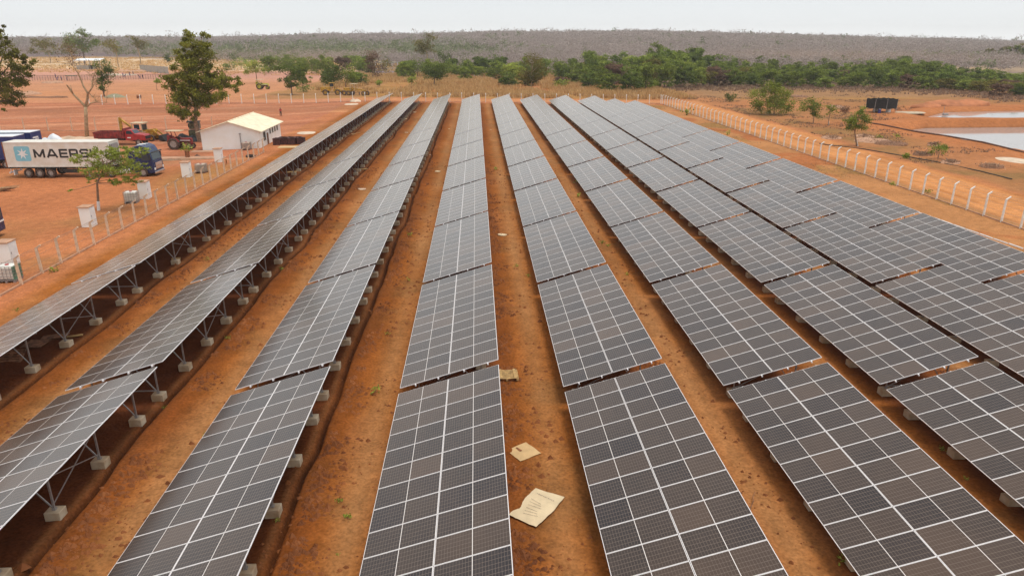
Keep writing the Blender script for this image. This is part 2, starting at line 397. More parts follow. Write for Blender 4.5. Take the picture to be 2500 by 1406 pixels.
def clump_points(ells, nclump, nleaf, rng, cr=.28, flat=.7, hollow=.55):
    """ells: list of (center, (rx,ry,rz)); returns points, tint"""
    vol = np.array([e[1][0] * e[1][1] * e[1][2] for e in ells]) ** .67; vol = vol / vol.sum()
    idx = rng.choice(len(ells), nclump, p=vol)
    d = rng.normal(size=(nclump, 3)); d /= np.linalg.norm(d, axis=1)[:, None]
    r = hollow + (1 - hollow) * rng.random(nclump) ** .7
    C = np.array([ells[i][0] for i in idx]) + d * r[:, None] * np.array([ells[i][1] for i in idx])
    R = np.array([min(ells[i][1]) for i in idx]) * cr * (.6 + .8 * rng.random(nclump)) + .05
    lc = rng.integers(0, nclump, nleaf)
    q = rng.normal(size=(nleaf, 3)) * .55; q[:, 2] *= flat
    P = C[lc] + q * R[lc][:, None]
    ct = rng.random(nclump)
    # random tint, rising towards the upper side of each clump
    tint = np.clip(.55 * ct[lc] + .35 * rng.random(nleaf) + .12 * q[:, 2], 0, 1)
    return P, tint, C

# ------------------------------------------------------------------ GROUND
def axis(lo, hi, dense_lo, dense_hi, step, grow):
    a = [dense_lo]
    while a[-1] < dense_hi: a.append(a[-1] + step)
    s = step
    while a[-1] < hi: s *= grow; a.append(a[-1] + s)
    s = step; b = [dense_lo]
    while b[-1] > lo: s *= grow; b.append(b[-1] - s)
    return np.array(b[::-1][:-1] + a)
gx = axis(-2300, 2300, -32, 54, .24, 1.035)
for rr in 'ABC':      # finer mesh columns where the rain trenches run
    c0 = RX[rr] + 4.2; gx = np.concatenate([gx[(gx < c0 - .55) | (gx > c0 + .55)], np.arange(c0 - .55, c0 + .56, .055)])
gx = np.sort(gx)
def yaxis():
    a = [12.0]
    while a[-1] < 2300:
        y = a[-1]; a.append(y + max(.16, y * .0048 if y < 240 else y * .0125))
    return np.array([-60, -20, 0, 6] + a)
gy = yaxis()
X, Y = np.meshgrid(gx, gy); Z = gz(X, Y) + relief(X, Y)
nx, ny = len(gx), len(gy)
me = bpy.data.meshes.new('ground'); co = np.stack([X, Y, Z], -1).reshape(-1, 3).astype(np.float32)
me.vertices.add(nx * ny); me.vertices.foreach_set('co', co.ravel())
i = np.arange(ny - 1)[:, None] * nx + np.arange(nx - 1)[None, :]; q = np.stack([i, i + 1, i + 1 + nx, i + nx], -1).reshape(-1).astype(np.int32)
nf = (nx - 1) * (ny - 1); me.loops.add(nf * 4); me.loops.foreach_set('vertex_index', q)
me.polygons.add(nf); me.polygons.foreach_set('loop_start', np.arange(nf, dtype=np.int32) * 4)
try: me.polygons.foreach_set('loop_total', np.full(nf, 4, dtype=np.int32))
except Exception: pass
me.polygons.foreach_set('use_smooth', np.ones(nf, dtype=bool))
x = X.ravel(); y = Y.ravel()
def mixc(c, new, f):
    f = np.clip(f, 0, 1)[:, None]; return c * (1 - f) + np.array(new)[None, :] * f
n1 = fbm(x, y, 14, 1, 4); n2 = fbm(x, y, 4, 2, 4); n3 = fbm(x, y, 60, 3, 3)
yard = np.tile(np.array([.52, .205, .112]), (len(x), 1))
c = yard.copy()
c = mixc(c, (.55, .25, .13), (n1 - .45) * 1.6 * (x < -28))
# left yard: pale dust streaks made by a grader, direction roughly along x+y
st = fbm(x * .25 + y * .06, y * 1.6 - x * .55, 4, 31, 3)
c = mixc(c, (.62, .31, .19), np.clip((st - .56) * 4.5, 0, .8) * (x < -28) * (y > 95))
c = mixc(c, (.36, .15, .085), np.clip((.42 - st) * 4, 0, .55) * (x < -28) * (y > 95)); c = mixc(c, (.33, .20, .10), sst(.52, .75, n1) * .55 * (x < -30) * (x > -75) * (y < 105) )   # olive trodden soil near the truck
c = mixc(c, (.40, .24, .10), np.exp(-((x + 33) / 4) ** 2 - ((y - 84) / 9) ** 2) * .7)
c = mixc(c, (.30, .15, .085), np.exp(-((y - 172 - .05 * x) / 9) ** 2) * .45 * (x < -28))
# far left tan yard
c = mixc(c, (.60, .30, .15), sst(186, 195, y + .02 * x) * (x < -30) * .75)
# solar field soil
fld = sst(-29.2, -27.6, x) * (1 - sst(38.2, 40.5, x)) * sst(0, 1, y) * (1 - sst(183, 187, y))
f0 = np.tile(np.array([.37, .138, .040]), (len(x), 1))
f0 = mixc(f0, (.25, .125, .055), sst(.5, .72, fbm(x, y, 3.2, 14, 4)) * .75)
f0 = mixc(f0, (.44, .20, .095), sst(.48, .7, fbm(x * 1.6, y * .5, 4, 15, 4)) * .75)
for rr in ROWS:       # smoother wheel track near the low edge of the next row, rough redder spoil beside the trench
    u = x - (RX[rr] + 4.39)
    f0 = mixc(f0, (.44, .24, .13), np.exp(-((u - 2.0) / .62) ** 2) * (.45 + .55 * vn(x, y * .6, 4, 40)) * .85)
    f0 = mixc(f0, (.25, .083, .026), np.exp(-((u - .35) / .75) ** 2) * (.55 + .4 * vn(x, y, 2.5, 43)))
    f0 = mixc(f0, (.125, .043, .024), np.exp(-((u + 2.05) / 2.02) ** 6) * .93)  # under-table shade painted into the soil colour, together with its damp red-brown
    if rr in 'ABC': f0 = mixc(f0, (.26, .13, .07), np.exp(-((x - trench_x(rr, y) + .32) / .14) ** 2) * .55); f0 = mixc(f0, (.045, .017, .010), np.exp(-((x - trench_x(rr, y)) / .11) ** 2) * (.6 + .4 * vn(y, y * 0, 2.0, RX[rr])))  # paler rim, then trench shade and moist soil painted as a dark line
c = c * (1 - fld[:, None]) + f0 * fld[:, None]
# right strip between panels and fence
rs = sst(38.2, 40.5, x) * (1 - sst(49, 50, x)) * (y < 187)
c = mixc(c, (.50, .245, .125), rs); c = mixc(c, (.35, .20, .085), rs * sst(.5, .66, fbm(x, y * .5, 5, 51, 4)) * sst(41, 47, x))
c = mixc(c, (.40, .12, .05), rs * sst(.55, .7, fbm(x, y, 6, 52, 3)) * .6)
# roads
road = sst(50.5, 51.5, x) * (1 - sst(59, 61.5, x + 2 * (n1 - .5))) * (y < 196)
c = mixc(c, (.66, .31, .15), road)
rut = fbm(x * 3, y * .12, 3, 55, 3); c = mixc(c, (.44, .165, .055), road * np.clip((rut - .5) * 3, 0, .8))
c = mixc(c, (.40, .25, .12), (np.exp(-((x - 50.2) / .8) ** 2)) * (y < 188) * .6)
broad = sst(189.5, 190.5, y) * (1 - sst(197, 199.5, y + 3 * (n1 - .5))) * (x < 70)
c = mixc(c, (.58, .27, .15), broad)
# scrub to the right
scr = sst(60, 63, x + 3 * (n1 - .5)) * (y < 225)
c = mixc(c, (.40, .20, .105), scr); c = mixc(c, (.28, .17, .085), scr * sst(.48, .66, n2) * .8); c = mixc(c, (.50, .22, .12), scr * sst(.5, .7, n1) * .8)
# pond surroundings: bright orange earth
pd = np.maximum(sst(-14, -3, sdist(POND2, x, y)), sst(-14, -3, sdist(POND1, x, y)))
c = mixc(c, (.50, .20, .10), pd * (y > 90) * .9)
wetb = np.maximum(sst(1.9, 2.9, sdist(POND2, x, y)), sst(1.7, 2.6, sdist(POND1, x, y)))
c = mixc(c, (.10, .055, .035), wetb)
# dry grass behind the back road, bush ground further
gr = sst(199, 202, y + 6 * (n1 - .5)) * (x > -62) * (1 - sst(120, 150, x))
c = mixc(c, (.42, .235, .10), gr); c = mixc(c, (.50, .22, .12), gr * sst(.55, .7, n3) * .9)
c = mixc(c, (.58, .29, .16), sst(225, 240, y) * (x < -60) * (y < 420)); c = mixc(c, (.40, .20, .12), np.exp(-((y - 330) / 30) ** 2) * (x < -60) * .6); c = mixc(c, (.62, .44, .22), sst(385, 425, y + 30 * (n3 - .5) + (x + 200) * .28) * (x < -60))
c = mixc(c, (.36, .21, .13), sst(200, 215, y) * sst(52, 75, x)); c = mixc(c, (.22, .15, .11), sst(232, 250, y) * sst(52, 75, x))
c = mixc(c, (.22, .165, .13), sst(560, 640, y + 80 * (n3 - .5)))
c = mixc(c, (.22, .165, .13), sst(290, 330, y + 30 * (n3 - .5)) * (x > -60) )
yel = np.exp(-((x - 225) / 75) ** 4 - ((y - 440) / 75) ** 4); c = mixc(c, (.58, .40, .22), yel)
rtx = fbm(x * 5, y * .35, 2.5, 81, 4) - .5
c = c * (1 + (n2 - .5) * .2 + rtx * .35 * ((x > -29) & (x < 40) & (y < 188)))[:, None]
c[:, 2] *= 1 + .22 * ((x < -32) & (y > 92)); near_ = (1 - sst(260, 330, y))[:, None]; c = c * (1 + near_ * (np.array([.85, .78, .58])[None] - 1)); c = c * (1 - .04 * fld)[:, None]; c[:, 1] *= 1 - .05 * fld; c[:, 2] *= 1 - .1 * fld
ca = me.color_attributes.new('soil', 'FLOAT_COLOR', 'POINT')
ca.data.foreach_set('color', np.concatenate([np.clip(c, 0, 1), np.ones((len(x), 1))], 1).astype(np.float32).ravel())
me.update(calc_edges=True); ground = bpy.data.objects.new('ground', me); COL.objects.link(ground); tag(ground, kind='structure')
gm = bpy.data.materials.new('laterite_soil'); gm.use_nodes = True; n = gm.node_tree; L = n.links; p = n.nodes['Principled BSDF']
p.inputs['Roughness'].default_value = .95; p.inputs['Specular IOR Level'].default_value = .05
a = n.nodes.new('ShaderNodeVertexColor'); a.layer_name = 'soil'; ge = n.nodes.new('ShaderNodeNewGeometry')
def gnoise(sc, det):
    k = n.nodes.new('ShaderNodeTexNoise'); k.inputs['Scale'].default_value = sc; k.inputs['Detail'].default_value = det; L.new(ge.outputs['Position'], k.inputs[0]); return k
na, nb, nc = gnoise(1.3, 8), gnoise(9, 6), gnoise(.12, 6)
def mrange(o, lo, hi, a0=.3, a1=.7):
    k = n.nodes.new('ShaderNodeMapRange'); k.inputs[1].default_value = a0; k.inputs[2].default_value = a1; k.inputs[3].default_value = lo; k.inputs[4].default_value = hi; L.new(o, k.inputs[0]); return k.outputs[0]
def mul(a_, b_):
    k = n.nodes.new('ShaderNodeMath'); k.operation = 'MULTIPLY'; L.new(a_, k.inputs[0]); L.new(b_, k.inputs[1]); return k.outputs[0]
fac = mul(mul(mrange(na.outputs[0], .84, 1.15), mrange(nb.outputs[0], .72, 1.25)), mrange(nc.outputs[0], .9, 1.1))
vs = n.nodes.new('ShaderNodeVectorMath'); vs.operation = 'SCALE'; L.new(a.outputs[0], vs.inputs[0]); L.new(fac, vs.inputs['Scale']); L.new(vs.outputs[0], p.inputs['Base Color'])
bp = n.nodes.new('ShaderNodeBump'); bp.inputs['Strength'].default_value = .7; bp.inputs['Distance'].default_value = .06; L.new(nb.outputs[0], bp.inputs['Height'])
bp2 = n.nodes.new('ShaderNodeBump'); bp2.inputs['Strength'].default_value = .6; bp2.inputs['Distance'].default_value = .25; L.new(na.outputs[0], bp2.inputs['Height']); L.new(bp.outputs[0], bp2.inputs['Normal'])
L.new(bp2.outputs[0], p.inputs['Normal']); me.materials.append(gm)

# water
def water(name, P, z):
    m = bpy.data.materials.get('pond_water')
    if not m:
        m = bpy.data.materials.new('pond_water'); m.use_nodes = True; n = m.node_tree; p = n.nodes['Principled BSDF']
        p.inputs['Base Color'].default_value = (.36, .32, .30, 1); p.inputs['Roughness'].default_value = .06; p.inputs['IOR'].default_value = 1.33
        t = n.nodes.new('ShaderNodeTexCoord'); no = n.nodes.new('ShaderNodeTexNoise'); no.inputs['Scale'].default_value = .7; no.inputs['Detail'].default_value = 3
        b = n.nodes.new('ShaderNodeBump'); b.inputs['Strength'].default_value = .06; b.inputs['Distance'].default_value = .05
        n.links.new(t.outputs['Object'], no.inputs[0]); n.links.new(no.outputs[0], b.inputs['Height']); n.links.new(b.outputs[0], p.inputs['Normal'])
    b = one(m); b.quad(*[(q[0], q[1], z) for q in P]); o = b.build(name); tag(o, kind='structure'); return o
water('pond', POND2, -3.05); water('pond', POND1, -2.35)

# ------------------------------------------------------------------ SOLAR TABLES
ORD = ['first', 'second', 'third', 'fourth', 'fifth', 'sixth', 'seventh', 'eighth', 'ninth', 'tenth', 'eleventh', 'twelfth', 'thirteenth', 'fourteenth',
       'fifteenth', 'sixteenth', 'seventeenth', 'eighteenth', 'nineteenth', 'twentieth'] + ['twenty-' + k for k in ['first', 'second', 'third', 'fourth', 'fifth', 'sixth', 'seventh', 'eighth', 'ninth']] + ['thirtieth']
ct, stt = math.cos(TILT), math.sin(TILT); ML = 2.279; MW = 1.134; LOWZ = 0.9
def slope(u, y, off=0): return (u * ct - off * stt, y, LOWZ + u * stt + off * ct)
def module_mesh():
    b = one(M['alu']); b.box((ML / 2, MW / 2, -.018), (ML, MW, .034)); b.mat(M['cells'])
    e = .009; b.quad((e, e, .0012), (ML - e, e, .0012), (ML - e, MW - e, .0012), (e, MW - e, .0012))
    o = b.build('solar_module'); uv = o.data.uv_layers.new(name='UVMap')
    for pl in o.data.polygons:
        for li in pl.loop_indices:
            v = o.data.vertices[o.data.loops[li].vertex_index].co; uv.data[li].uv = (min(max((v.x - e) / (ML - 2 * e), .0001), .9999), min(max((v.y - e) / (MW - 2 * e), .0001), .9999))
    return o
mod0 = module_mesh()
def add_modules(parent, cols=(0, 1)):
    for j in range(12):
        for k in cols:
            o = mod0 if add_modules.first else mod0.copy()
            if not add_modules.first: COL.objects.link(o)
            add_modules.first = False
            o.parent = parent; o.location = slope(k * (ML + .02), j * MP); o.rotation_euler = (0, -TILT, 0)
add_modules.first = True
def array_mesh(parent, cols=(0, 1)):
    b = one(M['alu']); uvs = []
    e = .009
    for j in range(12):
        for k in cols:
            u0 = k * (ML + .02); y0 = j * MP; n0 = len(b.f)
            b.mat(M['alu'])
            b.quad(*[slope(u, yy, 0) for u, yy in ((u0, y0), (u0 + ML, y0), (u0 + ML, y0 + MW), (u0, y0 + MW))])
            b.quad(*[slope(u, yy, -.034) for u, yy in ((u0, y0), (u0, y0 + MW), (u0 + ML, y0 + MW), (u0 + ML, y0))])
            for (ua, ya), (ub, yb) in (((u0, y0), (u0 + ML, y0)), ((u0 + ML, y0), (u0 + ML, y0 + MW)), ((u0 + ML, y0 + MW), (u0, y0 + MW)), ((u0, y0 + MW), (u0, y0))):
                b.quad(slope(ua, ya, -.034), slope(ub, yb, -.034), slope(ub, yb, 0), slope(ua, ya, 0))
            uvs += [(0, 0)] * 24
            b.mat(M['cells']); b.quad(*[slope(u, yy, .002) for u, yy in ((u0 + e, y0 + e), (u0 + ML - e, y0 + e), (u0 + ML - e, y0 + MW - e), (u0 + e, y0 + MW - e))])
            uvs += [(k + .0002, j + .0002), (k + .9998, j + .0002), (k + .9998, j + .9998), (k + .0002, j + .9998)]
    o = b.build('module_array', parent); uv = o.data.uv_layers.new(name='UVMap')
    for li, q_ in enumerate(uvs): uv.data[li].uv = q_
    return o
FY = [.70, 3.75, 6.75, 9.80, 12.90]; XF, XR = .78, 3.62
def frame_pieces(y):
    zf, zr = LOWZ + XF / ct * stt - .14, LOWZ + XR / ct * stt - .14
    return [('front_leg', (XF, y, .28), (XF, y, zf), .05), ('rear_leg', (XR, y, .28), (XR, y, zr), .06),
            ('brace', (XR - .04, y, .36), (2.75, y, LOWZ + 2.75 / ct * stt - .15), .04), ('brace', (XF + .05, y + .05, .34), (XR - .35, y + .05, zr - .13), .035),
            ('rafter', slope(.25, y, -.13), slope(4.35, y, -.13), .07)]
def footing(b, x, y): b.box((x, y, .13), (.52, .44, .34))
def make_table(level):
    r = root('solar_table', (0, 0, 0))
    if level < 2: add_modules(r) if add_modules.first else add_modules(r)
    else: array_mesh(r)
    for k, u in enumerate((.72, 1.78, 2.98, 4.08)):
        if level < 2: one(M['alu']).box((0, 0, 0), (.05, TL + .16, .07)).build('purlin', r, loc=slope(u, TL / 2, -.07), rot=(0, -TILT, 0))
    st = one(M['steel']); ft = one(M['concrete'])
    for i_, y_ in enumerate(FY):
        if level == 0:
            for nm, p_, q_, w_ in frame_pieces(y_): one(M['steel']).beam(p_, q_, w_).build(nm, r)
        elif level == 1:
            sf = one(M['steel'])
            for nm, p_, q_, w_ in frame_pieces(y_): sf.beam(p_, q_, w_)
            sf.build('support_frame', r)
        else:
            for nm, p_, q_, w_ in frame_pieces(y_): st.beam(p_, q_, w_)
        for xx in (XF, XR):
            if level < 2:
                b = one(M['concrete']); footing(b, xx, y_); fo = b.build('footing', r, bevel=.02)
                if level == 0: one(M['steel']).box((xx, y_, .33), (.12, .12, .07)).build('base_plate', fo)
            else: footing(ft, xx, y_)
    if level == 0:
        one(M['steel']).beam((XF, FY[0], .42), (XR, FY[0], .42), .045).build('tie_rod', r); one(M['steel']).beam((XR, FY[2], .5), (XR, FY[3], 1.55), .03).build('brace', r)
        one(M['steel']).beam((XR, FY[3], .5), (XR, FY[2], 1.55), .03).build('brace', r)
    elif level == 2:
        for u in (.72, 1.78, 2.98, 4.08): st.box(slope(u, TL / 2, -.07), (.05, TL + .16, .07), Matrix.Rotation(-TILT, 3, 'Y'))
        st.build('support_frame', r); ft.build('footing', r)
    return r
proto = {}
ntab = 0
for t in range(12):
    for r in ROWS:
        ynear = FARY[t] - TL + RDY[r]; corners = [proj((RX[r] + dx, ynear + dy, RZ[r])) for dx in (0, 4.4) for dy in (0, TL)]
        if not any(c_[2] > 1 and -60 < c_[0] < 2560 and c_[1] < 1470 for c_ in corners): continue
        lab = f"{'tilted solar table' } {ORD[11 - t]} from the back fence in the {ORD[ROWS.index(r)]} row from the left fence"
        if r == 'I' and t == 11:
            o = root('solar_table', (0, 0, 0)); array_mesh(o, (0,)); b = one(M['steel']); ft = one(M['concrete'])
            for y_ in FY:
                b.beam((.5, y_, .28), (.5, y_, LOWZ), .05).beam((2.0, y_, .28), (2.0, y_, LOWZ + .4), .05); footing(ft, .5, y_); footing(ft, 2.0, y_)
            b.build('support_frame', o); ft.build('footing', o)
            lab = 'half-width solar table at the back end of the rightmost row'
        else:
            lv = 0 if t <= 2 else 1 if t <= 5 else 2
            if lv not in proto: proto[lv] = o = make_table(lv)
            else: o = copy_tree(proto[lv])
        o.location = (RX[r], ynear, RZ[r] - LOWZ); tag(o, lab, 'solar table', 'rows of tilted solar tables on concrete footings'); ntab += 1
print('tables', ntab)

# ------------------------------------------------------------------ FENCES
def make_fence(name, p0, p1, sp, h, arm, mt, label, r0=.10, ends=()):
    P0 = Vector((p0[0], p0[1], G(*p0[:2]))); P1 = Vector((p1[0], p1[1], G(*p1[:2]))); d = (P1 - P0); L_ = math.hypot(d.x, d.y)
    rt = root(name, P0, 0, label, 'fence'); n_ = int(round(L_ / sp)); av = Vector(arm); tops = []
    for i_ in range(n_ + 1):
        x_ = P0.x + d.x * i_ / n_; y_ = P0.y + d.y * i_ / n_; lean = random.uniform(-.03, .03)
        q0 = Vector((x_, y_, G(x_, y_))) - P0; q1 = q0 + Vector((lean, lean, h)); q2 = q1 + av * (1 + random.uniform(-.1, .1))
        b = one(mt); b.tube([q0 - Vector((0, 0, .1)), q1 - Vector((0, 0, .05)), q1 + Vector((0, 0, .03)), q2], [r0 * 1.05, r0 * .95, r0 * .9, r0 * .7], 4); b.build('fence_post', rt); tops.append((q0, q1, q2))
    wb = one(M['wire'])
    for i_ in range(n_):
        a_, b_ = tops[i_], tops[i_ + 1]
        for k in (.15, .45, .75, .98): wb.tube([a_[0].lerp(a_[1], k), b_[0].lerp(b_[1], k)], .009, 3, False)
        for k in (.5, .95): wb.tube([a_[1].lerp(a_[2], k), b_[1].lerp(b_[2], k)], .009, 3, False)
    wb.build('wire_strand', rt)
    kb = one(M['tile'])
    for i_ in range(n_): a_, b_ = tops[i_][0], tops[i_ + 1][0]; kb.beam(a_ + Vector((0, 0, .04)), b_ + Vector((0, 0, .04)), .11, .16)
    kb.build('kerb', rt); return rt
make_fence('post_fence', (-30.05, 38.0), (-30.2, 101.6), 2.38, 1.75, (.34, 0, .28), M['postL'], 'weathered concrete post fence with bent tops on the left, running to the white building')
make_fence('post_fence', (49.4, 50.0), (48.6, 187.6), 2.46, 2.1, (.36, 0, .30), M['post'], 'long white post fence with bent tops along the road on the right')
make_fence('post_fence', (-96.0, 184.4), (48.4, 188.4), 3.05, 2.0, (0, .2, .34), M['post'], 'straight white post fence across the back end of the solar rows')
make_fence('post_fence', (-100, 129.5), (-39.5, 131.5), 4.0, 2.0, (.16, 0, .42), M['postL'], 'sparse leaning post fence in the yard behind the parked vehicles')
make_fence('post_fence', (-210, 560), (-20, 520), 6.0, 2.2, (0, .1, .2), M['post'], 'distant pale post fence in front of the green plantation', .1)
# white painted kerb line right of the last row
kb = one(M['pale']); pts_ = [(un(px_, py_, -1.5)) for px_, py_ in ((1700, 318), (1860, 385), (2100, 470), (2500, 608))]
kb = one(M['white'])
for a_, b_ in zip(pts_[:-1], pts_[1:]):
    n_ = 14
    for k in range(n_):
        p_ = Vector(a_).lerp(Vector(b_), (k + .02) / n_); q_ = Vector(a_).lerp(Vector(b_), (k + .93) / n_); p_.z = float(gzr(p_.x, p_.y)[0]) + .02; q_.z = float(gzr(q_.x, q_.y)[0]) + .02
        kb.beam(p_, q_, .11, .12)
tag(kb.build('kerb_line'), 'thin whitewashed kerb line beside the rightmost solar row', 'kerb')

# ------------------------------------------------------------------ BUILDING
GY = -0.85
def building():
    r = root('white_building', (-40.2, 105.8, GY), rad(1.0), 'low white building with a beige gable roof beside the red yard', 'building')
    Wd, Ln, hE, hR = 8.3, 12.6, 2.85, 4.15; ry = Wd * .5
    b = one(M['wall']); T_ = .2
    gab = [(0, 0), (Wd, 0), (Wd, hE), (ry, hR), (0, hE)]
    b.prism(gab, 0, T_); b.prism(gab, Ln - T_, Ln); b.box((T_ / 2, Ln / 2, hE / 2), (T_, Ln - 2 * T_, hE)); b.box((Wd - T_ / 2, Ln / 2, hE / 2), (T_, Ln - 2 * T_, hE)); b.build('wall', r)
    rb = one(M['roof'])
    ov = .5
    for sx, ex in ((-1, 0), (1, Wd)):
        # corrugated slope
        n_ = 84; y0, y1 = -ov, Ln + ov
        xe = ex + sx * ov; ze = hE - (hR - hE) * ov / (Wd / 2) + .04; zr_ = hR + .06
        for k in range(n_):
            ya, yb = y0 + (y1 - y0) * k / n_, y0 + (y1 - y0) * (k + 1) / n_; za, zb = (.0, .035) if k % 2 else (.035, .0)
            rb.quad((xe, ya, ze + za), (xe, yb, ze + zb), (ry, yb, zr_ + zb), (ry, ya, zr_ + za))
            rb.quad((xe, ya, ze + za - .05), (ry, ya, zr_ + za - .05), (ry, yb, zr_ + zb - .05), (xe, yb, ze + zb - .05))
        for yy in (y0, y1): rb.quad((xe, yy, ze - .05), (xe, yy, ze + .02), (ry, yy, zr_ + .02), (ry, yy, zr_ - .05))
        rb.quad((xe, y0, ze - .05), (xe, y1, ze - .05), (xe, y1, ze + .02), (xe, y0, ze + .02))
    rf = rb.build('roof', r)
    one(M['roof']).tube([(ry, -ov, hR + .08), (ry, Ln + ov, hR + .08)], .1, 8).build('ridge_cap', rf)
    def opening(nm, y0, z0, w_, h_):
        x_ = Wd + .004; o = one(M['dark']).box((x_, y0 + w_ / 2, z0 + h_ / 2), (.02, w_, h_)).build(nm, r)
        f = one(M['greywall'])
        f.box((x_ + .02, y0 + w_ / 2, z0 - .04), (.1, w_ + .2, .08)).box((x_ + .015, y0 + w_ / 2, z0 + h_ + .03), (.06, w_ + .12, .06))
        for yy in (y0 - .03, y0 + w_ + .03): f.box((x_ + .012, yy, z0 + h_ / 2), (.05, .06, h_))
        f.build('frame', o); return o
    opening('window', 2.2, 1.15, 1.15, 1.15)
    for k in range(4): opening('window', 5.9 + 1.45 * k, 1.75, .55, .65)
    dr = one(M['woodd']).box((Wd + .02, 4.5, 1.0), (.05, .85, 2.0)).build('door', r); one(M['steel']).box((Wd + .07, 4.2, 1.0), (.05, .12, .04)).build('handle', dr)
    one(M['tile']).box((Wd / 2 + .3, -.9, .06), (Wd + 3.0, 1.6, .14)).box((Wd + .75, Ln / 2 - .1, .06), (1.3, Ln - .2, .14)).build('apron', r)
    one(M['steel']).tube([(5.6, -.10, .3), (5.6, -.10, 2.35), (5.6, -.02, 2.4)], .06, 8).box((5.6, -.12, 2.45), (.22, .14, .14)).build('pipe', r)
    one(M['woodd']).box((5.75, -.12, 1.0), (.3, .18, .16)).build('tap_box', r)
building()

# ------------------------------------------------------------------ wheels
def wheel(parent, c, R_, wd, rimm=None, tm=None, hub=True, ax='Y', treads=0):
    tm = tm or M['dustyrubber']; b = one(tm); c = Vector(c); A = {'Y': Vector((0, 1, 0)), 'X': Vector((1, 0, 0))}[ax]
    h = wd / 2; prof = [(-h, R_ * .62), (-h, R_ * .9), (-h * .75, R_), (h * .75, R_), (h, R_ * .9), (h, R_ * .62)]
    n_ = 24; b0 = len(b.v); U_ = Vector((0, 0, 1)); V_ = A.cross(U_)
    for yy, rr in prof:
        for k in range(n_):
            an = 2 * math.pi * k / n_; b.v.append(tuple(c + A * yy + (U_ * math.cos(an) + V_ * math.sin(an)) * rr))
    for i_ in range(len(prof) - 1):
        for k in range(n_):
            p_ = b0 + i_ * n_ + k; q_ = b0 + i_ * n_ + (k + 1) % n_; b.f.append((p_, p_ + n_, q_ + n_, q_)); b.m.append(0)
    for k in range(treads):
        an = 2 * math.pi * k / treads; dv = (U_ * math.cos(an) + V_ * math.sin(an)); b.beam(c + dv * R_ * 1.0 - A * h * .9, c + (U_ * math.cos(an + .12) + V_ * math.sin(an + .12)) * R_, .05, .05); b.beam(c + dv * R_ + A * h * .9, c + (U_ * math.cos(an + .12) + V_ * math.sin(an + .12)) * R_, .05, .05)
    w_ = b.build('wheel', parent)
    rb = one(rimm or M['rim']); rb.tube([c - A * h * .55, c + A * h * .55], [R_ * .63, R_ * .63], 20)
    rb.tube([c - A * h * .8, c + A * h * .8], [R_ * .24, R_ * .24], 12)
    for k in range(8):
        an = 2 * math.pi * k / 8; dv = (U_ * math.cos(an) + V_ * math.sin(an)) * R_ * .43
        for sg in (-1, 1): rb.tube([c + dv + A * sg * h * .5, c + dv + A * sg * h * .66], R_ * .06, 6)
    rb.build('rim', w_); return w_
def rrect(x0, x1, z0, z1, r_, n_=5):
    P = []
    for cx_, cz_, a0 in ((x1 - r_, z1 - r_, 0), (x0 + r_, z1 - r_, 90), (x0 + r_, z0 + r_, 180), (x1 - r_, z0 + r_, 270)):
        for k in range(n_ + 1): a_ = rad(a0 + 90 * k / n_); P.append((cx_ + r_ * math.cos(a_), cz_ + r_ * math.sin(a_)))
    return P

